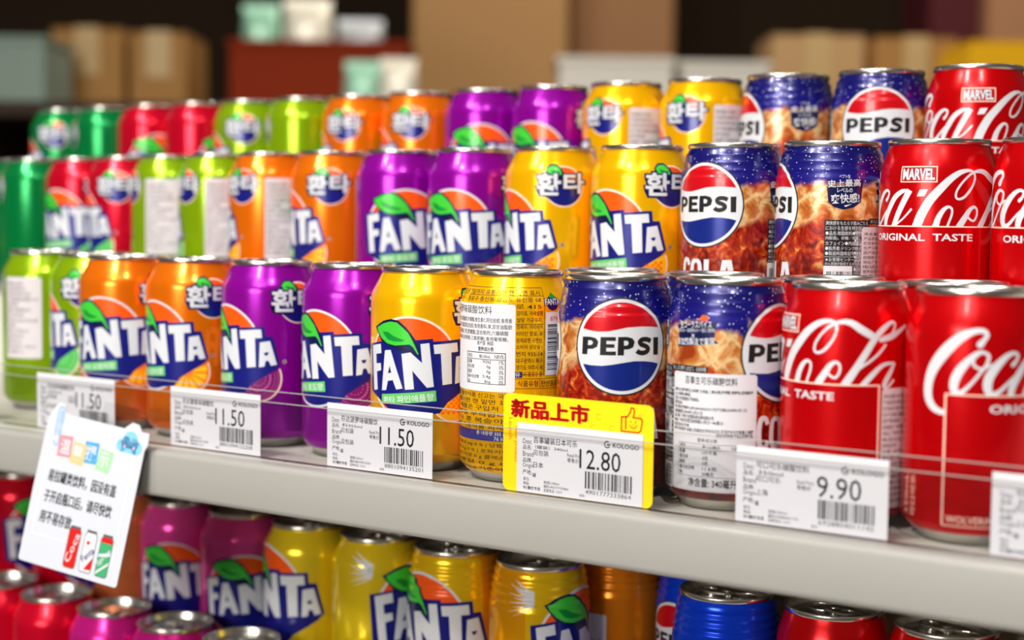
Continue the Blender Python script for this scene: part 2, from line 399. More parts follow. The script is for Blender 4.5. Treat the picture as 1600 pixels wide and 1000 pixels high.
# ---------------------------------------------------------------- print designs (u = mm round the can, v = mm up)
def fruit_logo(kind, scale=1., with_small=True):
    """angular white lettering on a navy panel, orange disc and leaf behind"""
    a = Art(); W = WHITE
    a.disc(-5.5, 62.9, 30.8, W if kind != 'yellow' else PEACH, 0, 72); a.disc(-5.5, 62.9, 29.4, ORANGE, 1, 72)
    # navy belly of the disc with an orange sliver left below
    low = [(-5.5 + 29.4 * math.cos(math.radians(t)), 62.9 + 29.4 * math.sin(math.radians(t))) for t in range(-112, 8, 6)]
    a.poly(low + [(10, 60), (-30, 52)], NAVY, 2)
    panel = [(-39, 75.5), (-25.2, 77.8), (-1.6, 79.5), (8.9, 80.4), (9.1, 78.7), (26.7, 79.8), (27.3, 73.3), (31.8, 73.3), (36.8, 55), (32.9, 51.2), (18, 42), (13.3, 36), (-5, 34.6), (-20, 38.5), (-28, 43.5), (-37, 47.4)]
    a.poly(panel, NAVY, 4)
    a.poly([(-25.2, 77.8), (-31.8, 86.2), (-23.5, 90.3), (-17.5, 91.6), (-12.2, 90.8), (-7.2, 87.0), (-3.9, 83.1), (-1.4, 79.5), (2, 70), (-10, 72)], NAVY_D, 5)
    a.poly([(-29.7, 86), (-23.3, 88.7), (-17.9, 90), (-13.2, 89.6), (-9.5, 86.8), (-6, 83.7), (-4, 80.5), (-2, 76.7), (.6, 70.9), (-.3, 71.2), (-3, 75.4), (-5, 76.9), (-8.7, 76.5), (-14.6, 75.9), (-20.3, 76.9), (-25.2, 79.8), (-28.7, 83.5)], GREEN, 6)
    a.poly([(-24.2, 83.8), (-19.5, 83.7), (-15.4, 81.4), (-7.7, 79.1), (-10.9, 78.3), (-15.4, 78.3), (-19.5, 79.2), (-22.2, 81.3)], GREEN_D, 7)
    sh = []
    F = [(-36, 74.5), (-26, 76.3), (-25.3, 70.7), (-31, 69.8), (-30.5, 64.1), (-25.9, 64.7), (-25.4, 60.5), (-30, 59.3), (-29, 48.5), (-33.5, 47.8)]
    A = [(-22.1, 72.6), (-17.5, 73.1), (-9.1, 50.6), (-13.4, 49.7), (-15.8, 55.2), (-19.5, 54.5), (-21, 48.8), (-24.6, 48.5)]
    N = [(-10, 71.1), (-4.4, 72.2), (2.6, 66), (1.5, 77.3), (6.7, 77.9), (9.6, 51.9), (5.5, 51.4), (-3.2, 61.4), (-2.1, 50.4), (-7.6, 49.9)]
    T = [(9.2, 76.9), (24.5, 77.9), (25.1, 72.4), (20.4, 72.1), (21, 53.4), (14.9, 52.8), (13.7, 71.6), (9.8, 71.4)]
    S = [(23.7, 69.4), (30.2, 70.4), (34.7, 55), (30.8, 54.3), (29.4, 57.6), (27.4, 57.4), (26.7, 53.8), (23.1, 53.2)]
    a.poly(F, W, 7); a.poly(A, W, 7, [[(-18.2, 63.7), (-17, 59.5), (-19.5, 59.1)]]); a.poly(N, W, 7); a.poly(T, W, 7)
    a.poly(S, W, 7, [[(26.3, 62.8), (29.5, 63.2), (29.0, 61.4), (27.9, 60.7), (26.8, 61.2)]])
    return a
def flavour_label(kind):
    a = Art(); word = {'yellow': '환타 파인애플향', 'purple': '환타 포도향', 'orange': '환타 오렌지향', 'green': '환타 청사과향', 'red': '환타 딸기향', 'pink': '환타 복숭아향'}.get(kind)
    u1 = {'purple': 2.6, 'orange': 6}.get(kind, 10.8); u0 = -24.6
    sl = lambda u: 46.2 + (u + 24.6) * .1
    a.poly([(u0, 40.6), (u1 + .5, sl(u1) - 6.4), (u1, sl(u1)), (u0, 46.2)], LABEL_G, 5)
    a.text(word, u0 + 1.6, 42.2, u1 - 1.2, 46.6, WHITE, 6, .012, .1)
    # half slice of the fruit, cut face to the panel's lower right edge
    f = Art(); cx, cy, R = 22.5, 46, 15.6; d = math.degrees(math.atan2(13, 29.5))
    n = 26
    def half(r, m, l, da=0):
        f.poly([(cx + r * math.cos(math.radians(d - 180 + 180 * k / n)), cy + r * math.sin(math.radians(d - 180 + 180 * k / n))) for k in range(n + 1)], m, l)
    rind = {'purple': (PEACH, mat('print_grape_slice', (110, 14, 92), .35, 0, .2), mat('print_grape_seed', (190, 90, 160), .4)),
            'yellow': (PEACH, mat('print_pine_slice', (246, 176, 20), .35, 0, .2), mat('print_pine_seed', (236, 110, 10), .4)),
            'orange': (PEACH, mat('print_orange_rind', (238, 120, 12), .35, 0, .2), mat('print_orange_cell', (250, 190, 30), .4))}.get(kind, (PEACH, LABEL_G, GREEN_D))
    half(R, rind[0], 1); half(R - 1, rind[1], 2)
    r = random.Random(3)
    if kind == 'yellow':
        for i in range(-6, 7):
            for j in range(-6, 2):
                x, y = cx + (i + .5 * (j % 2)) * 3.6, cy + j * 1.8 + 1
                if math.hypot(x - cx, y - cy) < R - 3 and (y - cy) < (x - cx) * .44 - 1.5:
                    f.poly([(x - 1.5, y), (x, y - 1.4), (x + 1.5, y), (x, y + 1.4)], rind[2], 3)
    elif kind == 'orange':
        for k in range(7):
            t0 = math.radians(d - 178 + 25.5 * k); t1 = t0 + math.radians(20)
            f.poly([(cx + 3 * math.cos((t0 + t1) / 2), cy + 3 * math.sin((t0 + t1) / 2)), (cx + 13 * math.cos(t0), cy + 13 * math.sin(t0)), (cx + 13.6 * math.cos((t0 + t1) / 2), cy + 13.6 * math.sin((t0 + t1) / 2)), (cx + 13 * math.cos(t1), cy + 13 * math.sin(t1))], rind[2], 3)
    else:
        for rr, nn in ((5, 7), (8, 13), (11, 20), (13, 28)):
            for k in range(nn):
                t = math.radians(d - 176 + 172 * (k + .5) / nn); f.disc(cx + rr * math.cos(t), cy + rr * math.sin(t), .42 + .3 * (rr == 8), rind[2], 3, 8)
    f.disc(39.7, 56.8, 1.5, NAVY_D, 1, 14); f.ring(39.7, 56.8, .9, 1.2, rind[0], 2, 12)
    return a, f
def korean_emblem():
    a = Art(); cx, cy = 40.5, 95.2
    a.disc(cx, cy, 13.6, PEACH, 0, 48); a.disc(cx, cy, 12.8, ORANGE, 1, 48)
    a.poly([(cx + 12.8 * math.cos(math.radians(t)), cy + 12.8 * math.sin(math.radians(t))) for t in range(-128, 12, 6)] + [(54, 99), (22, 99), (24, 92)], NAVY, 2)
    a.poly([(28, 107), (30.5, 110), (35, 110.2), (39, 107), (42.2, 101), (41, 97), (28, 100)], NAVY_D, 3)
    a.poly([(28.8, 106.4), (31, 108.8), (34.6, 109), (37.6, 106.6), (39.2, 103), (34, 102.4), (30.5, 103.2)], GREEN, 4)
    a.poly([(30.6, 106), (33.4, 106), (36.6, 104), (33.5, 103.6)], GREEN_D, 5)
    a.text('환', 20.8, 88.0, 39.6, 105.0, NAVY_D, 5, .075); a.text('타', 38.6, 89.4, 56.4, 105.4, NAVY_D, 5, .075)
    a.text('환', 22.1, 89.3, 38.4, 103.8, WHITE, 6, .03); a.text('타', 40.0, 90.8, 55.0, 104.2, WHITE, 6, .03)
    return a
KOR_A = ['별도표기일까지 유통기한 캔 밑면 표시', '서울시 종로구 충신동 강원도 유신동 68', '경기도 여주시 세종로 415', '대구광역시 북구 침산동', '번지 935-14 부산광역시', '소비자 상담실 (유신동)', '원재료명 구연산, 구연산', '비타민 향료, 유화제', '정제수, 아라비아검', '설탕 가공유지, 비타민', '감미료, 아세설팜칼륨', '덱스트린, 검류 혼합', '포도당, 포도과즙']
KOR_B = ['부정 불량식품 신고는 국번없이 1399', '유통기한 캔 밑면 표시일까지', '이 제품은 구입처 본 제품은', '메밀을 부식합니다 부정', '우유 콩 복숭아 토마토', '알류 가공식품 피해 시설반품', '보상해 드릴수 있으니']
BROWN = mat('print_brown', (74, 38, 14), .5)
def pineapple_back():
    """small Korean print round the back of the pineapple can; u counted from the sticker's middle"""
    a = Art()
    for i, t in enumerate(KOR_A):
        v = 111.4 - i * 3.85
        if i < 3: a.text(t, -26, v - 2.9, 35, v, BROWN, 1, .008)
        else: a.text(t, -30, v - 2.9, 19, v, BROWN, 1, .008); a.text(KOR_A[-i][:9], 20.5, v - 2.9, 36, v, BROWN, 1, .008)
    for u0, v0, u1, v1 in ((-26, 112.6, 37, 112.9), (-26, 108.1, 37, 108.4), (36.8, 63, 37.1, 112.8), (20, 63.4, 37, 63.7), (20, 92.2, 37, 92.5), (20, 61, 48, 61.3), (20, 55.4, 48, 55.7), (34.5, 55.6, 34.8, 61.2)): a.rect(u0, v0, u1, v1, BROWN, 1)
    a.text('식품유형', 21.5, 56.6, 33.5, 60.2, BROWN, 1, .01); a.text('탄산음료', 35.5, 56.6, 47, 60.2, BROWN, 1, .01)
    a.rect(19, 61.8, 24, 65.2, NAVY, 1); a.text('유', 20, 62.2, 23, 64.8, WHITE, 2)
    for i, t in enumerate(KOR_B): a.text(t, -30, 49.3 - i * 3.6, 36, 52.2 - i * 3.6, BROWN, 1, .008)
    a.rect(-34, 24.8, 38, 30.8, mat('print_violet_band', (58, 52, 130), .4), 1); a.text('총 내용량 355 mL', -4, 28, 17, 30.4, WHITE, 2); a.text('76 kcal', 8, 25.2, 17, 27.4, WHITE, 2)
    for i, t in enumerate(['나트륨 0 mg 0 % | 당류 19 g 19 %', '지방 0 g 0 % | 포화지방 0 g 0 %', '트랜스지방 0 g 콜레스테롤 0 %', '단백질 0 g 0 %', '2,000 kcal 기준이므로']): a.text(t, -30, 20.8 - i * 3.4, 33 - 8 * (i > 2), 23.4 - i * 3.4, BROWN, 1, .006)
    a.rect(-34, 8.4, 38, 8.7, BROWN, 1)
    b = Art(); b.rect(38, 63, 50, 99, PAPER, 1); b.barcode(39.2, 66, 49, 92, NAVY_D, 2, 5, True); b.text('879', 41, 94, 46, 96.5, RED_P, 2)
    b.disc(42.7, 104.2, 4.3, NAVY, 1, 28); b.poly([(40.4, 107.6), (43, 110.2), (46, 107.4), (43.4, 106.6)], GREEN_D, 2); b.text('FANTA', 36.9, 102.8, 48.7, 107, NAVY_D, 3, .05); b.text('FANTA', 37.4, 103.1, 48.2, 106.7, WHITE, 4, .02)
    return a, b
def sticker_art_pineapple():
    """white import sticker, lines in Chinese"""
    a = Art()
    a.text('菠萝味碳酸饮料', -28, 97.4, 6, 102.2, INK, 1)
    for i, t in enumerate(['配料:水,果葡糖浆,柠檬酸,维生素C,阿拉伯胶,食用香', '料,二氧化碳,阿拉伯胶,食用香料,单,双甘油脂肪', '酸酯,磷酸三钙,蔗糖酯,混合制剂,六偏磷酸', '钠,甜味剂(安赛蜜,三氯蔗糖),食用葡萄糖。']): a.text(t, -29.5, 92.6 - i * 3.6, 18 - 2 * (i > 1), 95.4 - i * 3.6, INK, 1)
    a.text('原产国  韩国', -4, 79.6, 7, 82, INK, 1); a.text('营养成分表', -3.2, 76.2, 7.4, 78.8, INK, 1, .012)
    for u0, v0, u1, v1 in ((-13, 75.2, 14.6, 75.6), (-13, 71.4, 14.6, 71.7), (-13, 57.4, 14.6, 57.7), (-13, 57.4, -12.6, 75.6), (14.2, 57.4, 14.6, 75.6)): a.rect(u0, v0, u1, v1, INK, 1)
    for i, (p, q, r) in enumerate((('项目', '每100mL', 'NRV%'), ('能量', '92kJ', '1%'), ('蛋白质', '0g', '0%'), ('脂肪', '0g', '0%'), ('碳水化合物', '5.4g', '2%'), ('钠', '8mg', '0%'))):
        v = 72.2 - i * 2.85 - (.4 if i else 0)
        a.text(p, -12, v, -12 + 1.9 * len(p), v + 2.2, INK, 1); a.text(q, 5.5 - len(q) * 1.3, v, 5.5, v + 2.2, INK, 1); a.text(r, 13.4 - len(r) * 1.35, v, 13.4, v + 2.2, INK, 1)
    return a
def sticker_base(u0, v0, u1, v1, m=PAPER):
    a = Art(); c = 1.2
    a.poly([(u0 + c, v0), (u1 - c, v0), (u1, v0 + c), (u1, v1 - c), (u1 - c, v1), (u0 + c, v1), (u0, v1 - c), (u0, v0 + c)], m, 0); return a
LINES_CN = ['净含量:355毫升', '产品类型:果味型汽水', '贮存条件:置于阴凉干燥处', '生产日期见罐底 保质期12个月', '原产国:韩国', '经销商:广州商贸有限公司', '地址:广州市天河区', '电话:020-83193348', '营养成分表', '能量 197千焦 2%', '蛋白质 0克 0%', '脂肪 0克 0%', '碳水化合物 11.6克 4%', '钠 20毫克 1%']
def small_sticker_text(u0, v0, u1, v1, m, n=14, head=None):
    a = Art(); p = (v1 - v0) / (n + 1.5)
    for i in range(n):
        t = LINES_CN[i % len(LINES_CN)]; a.text(t, u0 + 1, v1 - (i + 1.6) * p, u0 + 1 + min(1, len(t) / 16) * (u1 - u0 - 2), v1 - (i + .9) * p, m, 1)
    return a

# --- roundel cola
def poly_text_pepsi(a, du, m, layer):
    k = .965
    def q(P): return [(du + p[0] * k, p[1]) for p in P]
    P_ = [(-23, 88.8), (-17.9, 88.9), (-14.9, 88.3), (-13.3, 86.4), (-14, 83.7), (-16.6, 82.4), (-19.7, 82.3), (-20, 79.3), (-23.3, 79.3)]; Pc = [(-19.5, 87), (-17.5, 87), (-16.4, 85.9), (-17.2, 84.6), (-19.6, 84.3)]
    E_ = [(-12.1, 89), (-3.5, 89.2), (-3.5, 87.1), (-8.7, 87), (-8.7, 85.3), (-4.2, 85.3), (-4.1, 83.4), (-8.8, 83.3), (-8.7, 81.3), (-3.3, 81.4), (-3.3, 79.3), (-12.3, 79.2)]
    P2 = [(-2.2, 89.2), (2.5, 89.4), (5.9, 88.6), (7.2, 86.6), (6.3, 83.7), (3.7, 82.6), (1.2, 82.5), (1.1, 79.3), (-2.4, 79.3)]; P2c = [(1, 87.3), (2.9, 87.3), (3.8, 86.2), (3.1, 84.8), (1.1, 84.6)]
    I_ = [(18.9, 88.9), (22.5, 89), (22.5, 79.4), (19.1, 79.4)]
    a.poly(q(P_), m, layer, [q(Pc)]); a.poly(q(E_), m, layer); a.poly(q(P2), m, layer, [q(P2c)]); a.poly(q(I_), m, layer)
    a.stroke([(x * k + du, y, 2.6) for x, y in [(17.1, 87.0), (14.6, 87.9), (11.7, 87.8), (10.3, 86.6), (11.2, 85.2), (13.8, 84.3), (15.4, 83), (14.7, 81.4), (12.2, 80.6), (9.8, 81), (8.6, 81.9)]], m, layer, 1, 5, False)
def roundel(du, style='jp'):
    a = Art(); cy = 83.9
    a.disc(du, cy, 26.6, INK, 0, 72); a.disc(du, cy, 25.7, WHITE, 1, 72)
    R = 23.9
    def cap(wave, upper, m):
        (x0, y0), (x1, y1) = wave[0], wave[-1]
        a0 = math.atan2(y0 - cy, x0); a1 = math.atan2(y1 - cy, x1)
        if upper: arc = [a1 + (a0 - a1) * k / 30 for k in range(1, 30)]
        else:
            a1 -= 0; a0 -= 0
            if a0 > 0: a0 -= 2 * PI
            arc = [a1 + (a0 - a1) * k / 30 for k in range(1, 30)]
        a.poly([(du + x, y) for x, y in wave] + [(du + R * math.cos(t), cy + R * math.sin(t)) for t in arc], m, 2)
    def fit(x, y):
        return x, y
    up_ = [(-18, 92.4), (-13.2, 91.9), (-8, 92.1), (-3, 93.1), (2.8, 94.4), (9.6, 94.9), (16.2, 94.8)]
    lo_ = [(-16.8, 73.5), (-10.7, 73.4), (-5.6, 74.1), (.9, 75.3), (6.8, 76.2), (13.2, 76.1), (18.4, 75.4)]
    def onc(y, sgn): return (sgn * math.sqrt(R * R - (y - cy) ** 2), y)
    cap([onc(93.3, -1)] + up_ + [onc(94.3, 1)], True, RED_P); cap([onc(74, -1)] + lo_ + [onc(74.5, 1)], False, BLUE_P)
    poly_text_pepsi(a, du, INK, 3)
    return a
def cola_word(du):
    a = Art(); W = WHITE; b, t = 33.2, 51.2
    a.stroke([(du - 10.2, t - 4.5, 2.6), (du - 11.4, t - 1.6, 2.6), (du - 14, t - 1.4, 2.8), (du - 15.4, t - 5, 3), (du - 15.6, b + 8, 3), (du - 15.2, b + 3.4, 3), (du - 13.6, b + 1.4, 2.8), (du - 11, b + 1.8, 2.6), (du - 10, b + 5, 2.6)], W, 1, 1, 5, False)
    a.stroke([(du - 4, t - 1.4, 2.6), (du - 6.6, t - 3, 2.8), (du - 7.4, t - 8, 3), (du - 7.2, b + 4, 3), (du - 5.4, b + 1.5, 2.8), (du - 2.8, b + 1.5, 2.8), (du - 1, b + 4, 3), (du - .8, t - 8, 3), (du - 1.6, t - 3, 2.8), (du - 4, t - 1.4, 2.6)], W, 1, 1, 5, False)
    a.poly([(du + 2, t - .8), (du + 5.4, t - .8), (du + 5.4, b + 3.2), (du + 11, b + 3.2), (du + 11, b + .2), (du + 2, b + .2)], W, 1)
    a.poly([(du + 14, t - .9), (du + 19.6, t - .9), (du + 23, b + .2), (du + 19.6, b + .2), (du + 18.8, b + 4), (du + 14.8, b + 4), (du + 14, b + .2), (du + 10.9, b + .2)], W, 1, [[(du + 15.3, b + 7), (du + 18.2, b + 7), (du + 16.8, t - 4.6)]])
    return a
JP = ['爽快感をもたらす飲みごたえ', 'における生感を特別製法で', '●品名:炭酸飲料●原材料名', '内製造)、砂糖／炭酸、酸味', 'カフェイン●内容量:340ml', '●販売者:ドリンク株式会社', '●製造所固有記号は缶底に']
BLACK_P = mat('print_black', (30, 24, 26), .4)
LILAC = mat('sticker_grey', (206, 200, 206), .6)
def cola_texts():
    a = Art()
    a.poly([(44, 95), (64, 97), (65.6, 99), (64.4, 86), (60, 83), (54, 81.6), (48.5, 83), (45, 86)], NAVY_D, 1)
    a.text('ペプシ生', 51, 100, 57.6, 102, WHITE, 2); a.text('史上最高', 44, 94.4, 64.4, 99.6, NAVY_D, 2, .06, .05); a.text('史上最高', 44.4, 94.8, 64, 99.2, WHITE, 3, .012, .05); a.text('レベルの', 50, 91.6, 59, 94.2, WHITE, 3, .01); a.text('爽快感!', 46.4, 85.4, 63.4, 91, WHITE, 3, .014, .05)
    a.poly([(54, 84), (59, 85), (55, 83.2)], WHITE, 3)
    a.poly([(75.5, 97.6), (100.5, 100.2), (99, 91), (101.6, 89), (76, 86), (77, 91)], NAVY_D, 1)
    a.poly([(90, 101), (92, 103.4), (95, 103), (95.6, 100.4)], ORANGE, 1)
    a.text('生コーラスパイス', 78, 96.4, 97.6, 100.2, WHITE, 3, .012, .05); a.text('(香料の一部原料の一部に使用)', 75.6, 93.8, 99.6, 96.2, WHITE, 3, 0, .05); a.text('×', 86, 91.4, 88, 93.4, WHITE, 3); a.text('非加熱製法で実現', 75.8, 87.4, 99.4, 91.4, WHITE, 3, .012, .05)
    a.rect(43.2, 75.6, 71, 49, BLACK_P, 1); a.rect(71, 76.6, 96, 73.2, BLACK_P, 1); a.text('おいしさと素干し仕立て、日本市場', 72, 73.8, 95, 76.2, WHITE, 2)
    for i, t in enumerate(JP): a.text(t, 44, 72.6 - i * 2.95, 70, 75 - i * 2.95, WHITE, 2)
    a.rect(43.6, 54, 70, 54.2, WHITE, 2); a.text('★お客様センター 0120', 44, 51.4, 66, 53.6, WHITE, 2); a.text('のん容器が膨張するおそれあり', 44, 49.2, 68, 51, WHITE, 2)
    a.rect(43.2, 40, 71, 48.8, PAPER, 1); a.barcode(45, 36, 66, 45.6, INK, 2, 9)
    a.rect(60, 10, 74, 71, BLACK_P, 1)
    for i in range(19): a.text(JP[i % 7][:9], 61, 67.4 - i * 2.4, 73, 69.6 - i * 2.4, WHITE, 2)
    a.rect(62, 10.5, 73, 24, PAPER, 2); a.barcode(63, 11.5, 72, 23, INK, 3, 4, True)
    return a
def cola_sticker_text():
    a = Art()   # u from the sticker's left edge, v as on the can
    a.text('百事生可乐碳酸饮料', 9.2, 67.0, 38.2, 71.2, INK, 1, .008)
    L = [('配料:水,果葡糖浆,白砂糖,食用盐,二氧化碳,柠檬酸,焦糖色(亚硫酸铵', 45.4), ('法),食用香料,咖啡因。', 12), ('贮存条件:常温避光,密封保存。', 17), ('原产国:日本', 6), ('进口商备案编号:CJPK24042402010117生产日期:2024年01月11日', 42), ('保质期至:2024年12月31日', 19), ('进口商:广州市力宏国际供应链有限公司', 25), ('地址:广州市天河区车陂西路212号之一406室-23', 30), ('电话:020-83193348', 11), ('除中文标签外,包装上的其他文字均为日文,不可按中文字面意义理解', 46)]
    for i, (t, w_) in enumerate(L): a.text(t, 1.2, 62.4 - i * 2.28, 1.2 + w_, 64.5 - i * 2.28, INK, 1, .014)
    a.text('标示仅供参考,产品以实物为准。', 27.8, 39.8, 47.4, 42, INK, 1, .012); a.text('营养成分表', 17.5, 36.8, 28.5, 39, INK, 1)
    for u0, v0, u1, v1 in ((5, 35.8, 44.5, 36), (5, 32.7, 44.5, 32.9), (5, 18.6, 44.5, 18.8), (5, 18.6, 5.2, 36), (44.3, 32.7, 44.5, 36)): a.rect(u0, v0, u1, v1, INK_G, 1)
    for i, (p, q) in enumerate((('项目', '每100毫升'), ('能量', '197千焦'), ('蛋白质', '0克'), ('脂肪', '0克'), ('碳水化合物', '11.6克'), ('钠', '20毫克'))):
        v = 33.2 - i * 2.8; a.text(p, 6, v, 6 + 2 * len(p), v + 2.2, INK, 1, .006); a.text(q, 20.5, v, 20.5 + 1.6 * len(q), v + 2.2, INK, 1, .006)
    a.text('NRV%', 36, 33.2, 42, 35.2, INK, 1); a.text('净含量: 340毫升', 12.4, 13.2, 39, 18, INK, 1, .012)
    return a

# --- script lettering on the red can, u from the hyphen
def script(scale=1.):
    a = Art(); W = WHITE
    G = -55.9
    S = [
     [(15.2, 97.2, 3.6), (16.9, 99.4, 2.4), (18.1, 101.4, 2.2), (17.1, 103.2, 2.5), (14.1, 103.6, 2.8), (9.7, 102.2, 3.9), (4.3, 98.6, 5.4), (-1.4, 92.8, 6.3), (-6.3, 86.1, 6.2), (-8.9, 80.1, 5.6), (-9.7, 74.2, 5.3), (-8.8, 69.6, 4.8), (-6.3, 66.4, 4.0), (-2.9, 64.7, 3.1), (.5, 64.5, 2.8)],
     [(16.5, 93.7, 1.9), (13.9, 92.8, 3.1), (9.6, 88.9, 4.4), (5.9, 84.1, 5.4), (3.8, 78.8, 5.4), (4.2, 74.9, 4.4), (6.8, 74.1, 3), (11.1, 78.1, 1.9), (15.2, 83.4, 1.7), (18.4, 88.1, 1.9), (19.1, 92.1, 1.9), (16.5, 93.7, 1.9)],
     [(12.4, 89.5, 1.6), (12.6, 87.4, 1.6), (14.4, 86.2, 1.6), (16.8, 85.8, 1.6), (20.5, 88, 1.2)],
     [(30.9, 87.9, 2.6), (32.7, 89.9, 1.9), (33.3, 92.4, 1.9), (31, 93.4, 2.2), (27.3, 91.6, 3.4), (22.9, 87, 4.8), (19.7, 81.9, 5.3), (19, 77.3, 5), (20.5, 74.1, 3.7), (24.4, 75.2, 2.5), (30.2, 80.8, 1.6), (35, 85, 1.2)]]
    for P in S: a.stroke([(u + G, v - .6, w_ * (.9 if P is S[0] else .8)) for u, v, w_ in P], W, 1)
    B = [
     [(-8.9, 92.6, 1.5), (-12.3, 92.1, 2.5), (-17.3, 88.8, 3.3), (-21.5, 83, 3.6), (-24.9, 77, 3.6), (-25.6, 72.6, 3.2)],
     [(-7.3, 92.9, 3.6), (-11.2, 86, 3.6), (-15, 78.8, 3.6), (-18.4, 71.5, 3.4)],
     [(-20.2, 70.8, 1.1), (-14.8, 74.2, 1.1), (-10.5, 77.4, 1.1), (-5.8, 82.4, 1.3)]]
    for P in B: a.stroke([(u, v, w_ * 1.0) for u, v, w_ in P], W, 1, 1, 5, False)
    a.poly([(-1.4, 93.2), (3.3, 93.4), (1.3, 89.5), (-3, 89.3)], W, 1)
    D = [
     [(-3.4, 70, 5.4), (-2.1, 74, 5.3), (.2, 79.8, 5.2), (4.4, 87.2, 4.9), (9.6, 93.3, 4.5), (14.9, 98.8, 3.8), (20.3, 102.6, 2.9), (25.4, 104, 1.8), (28.6, 103.2, 1.4), (29.7, 100.7, 1.2), (28.8, 96.7, 1.3), (26.6, 92.9, 1.5), (23.3, 89.2, 1.5), (20.2, 88, 1.3), (18.5, 89.2, 1.1), (18.9, 92.5, 1), (21.6, 96.8, 1), (25.7, 101, 1), (29.4, 103.2, 1.2)],
     [(29.4, 103.2, 1.4), (33.5, 103.8, 2.4), (37.4, 102.9, 3.1), (41.4, 100.3, 3.7), (46.8, 97.2, 3.4), (50.4, 95.4, 2.2)],
     [(50.9, 94.9, 1.9), (54.1, 95.7, 2.8), (58.2, 96.9, 3.1), (63.7, 99.4, 2.2), (68.5, 101.9, .9)],
     [(6.6, 70, 3.8), (8, 73.4, 3.5), (9.3, 77.6, 3.1), (11.9, 81.9, 2.4), (14.4, 83.6, 1.6), (16.4, 82.6, 1.3), (16.5, 79.6, 1.2), (15.4, 76.1, 1), (13.6, 71, 1)],
     [(19.5, 70, 3.8), (21.6, 73.9, 3.7), (24.3, 78.1, 3.3), (26.9, 82.1, 2.5), (29.5, 83.7, 1.7), (31.5, 82.5, 1.3), (31.6, 79.2, 1.2), (29.7, 76.1, 1.1), (27, 77, 1.1), (25.3, 79.2, 1.1), (26.2, 81.6, 1)],
     [(33.2, 70.4, 4.1), (35, 73.7, 4), (39.9, 81.5, 3.6), (44.3, 88.8, 3.3), (48.9, 96.1, 3.1), (54, 101.3, 2.6), (58.3, 103.7, 1.6), (60.2, 102.6, 1.2), (59.4, 99.9, 1), (57.8, 97.8, .8)],
     [(37.2, 77.2, .9), (41.9, 81.5, .9), (45.8, 84.2, .9), (49.9, 87.5, 1.1), (53.5, 91.4, 1.2), (54.6, 93, .9)],
     [(41.4, 70.6, 2.8), (43.4, 73.2, 2.8), (47.4, 77.5, 2.8), (51.6, 81.5, 2.2), (55.3, 83.2, 1.8), (60.5, 83.4, 1)],
     [(60.3, 83.6, 1.5), (58, 79.3, 2.4), (55.2, 74.7, 2.8), (54, 71.4, 2.2)], [(54, 70.4, 1), (56.6, 71.8, 1), (60.2, 75.2, .7)]]
    for P in D: a.stroke([(u, v, max(w_, 1.25)) for u, v, w_ in P], W, 1, 1, 5, False)
    return a
def red_panel():
    a = Art(); l, r, t, b = -55.9, 51.5, 72.6, 10
    a.rect(l, b, r, t, COKE, 2)
    for u0, v0, u1, v1 in ((l - .4, t - .35, r + .4, t + .35), (l - .4, b, r + .4, b + .6), (l - .4, b, l + .4, t), (r - .4, b, r + .4, t)): a.rect(u0, v0, u1, v1, PEACH, 3)
    a.text('ORIGINAL', -35.6, 64.4, 2.3, 68.5, WHITE, 4, .022); a.text('TASTE', 6.4, 64.6, 29.2, 68.7, WHITE, 4, .022)
    a.text('WOLVERINE', l + 1.8, 11.8, l + 26, 15.2, PEACH, 4, .006)
    for i, t_ in enumerate(('350mL', '可口可乐')): a.text(t_, -90 + i * 6, 20 + 0, -70 + i * 6, 23.6, PEACH, 4, 0, PI / 2)
    return a
def comic_badge():
    a = Art()
    for du in (0, ):
        a.rect(-13.4, 97.2, 8.2, 106.3, PEACH, 1); a.rect(-12.8, 97.8, 7.6, 105.7, RED_P, 2)
        a.text('MARVEL', -12.3, 98.2, 7.1, 105.3, INK, 3, .075); a.text('MARVEL', -12.0, 98.5, 6.8, 105.0, WHITE, 4, .035)
    return a

# ---------------------------------------------------------------- can prototypes
BODY = {'orange': can_paint('can_orange', (240, 116, 6)), 'purple': can_paint('can_purple', (148, 4, 158)), 'yellow': can_paint('can_yellow', (255, 190, 0)),
        'green': can_paint('can_apple_green', (140, 178, 8)), 'dkgreen': can_paint('can_deep_green', (0, 128, 62)), 'red': can_paint('can_strawberry', (206, 4, 40)), 'pink': can_paint('can_pink', (238, 72, 164)), 'magenta': can_paint('can_magenta', (200, 24, 130)),
        'lemon': can_paint('can_lemon', (238, 206, 30)), 'salmon': can_paint('can_salmon', (206, 120, 70)), 'blue': can_paint('can_royal_blue', (8, 66, 236)), 'coke': COKE,
        'amber': can_paint('can_amber', (236, 160, 12)), 'rust': can_paint('can_rust_orange', (224, 124, 8))}
PROTO = {}
WORD = {}
def add_print(root, name, key, art, shape):
    if key in MESH: return link(name, MESH[key], root)
    o = wrap(name, art, PROF[shape], root); MESH[key] = o.data; return o
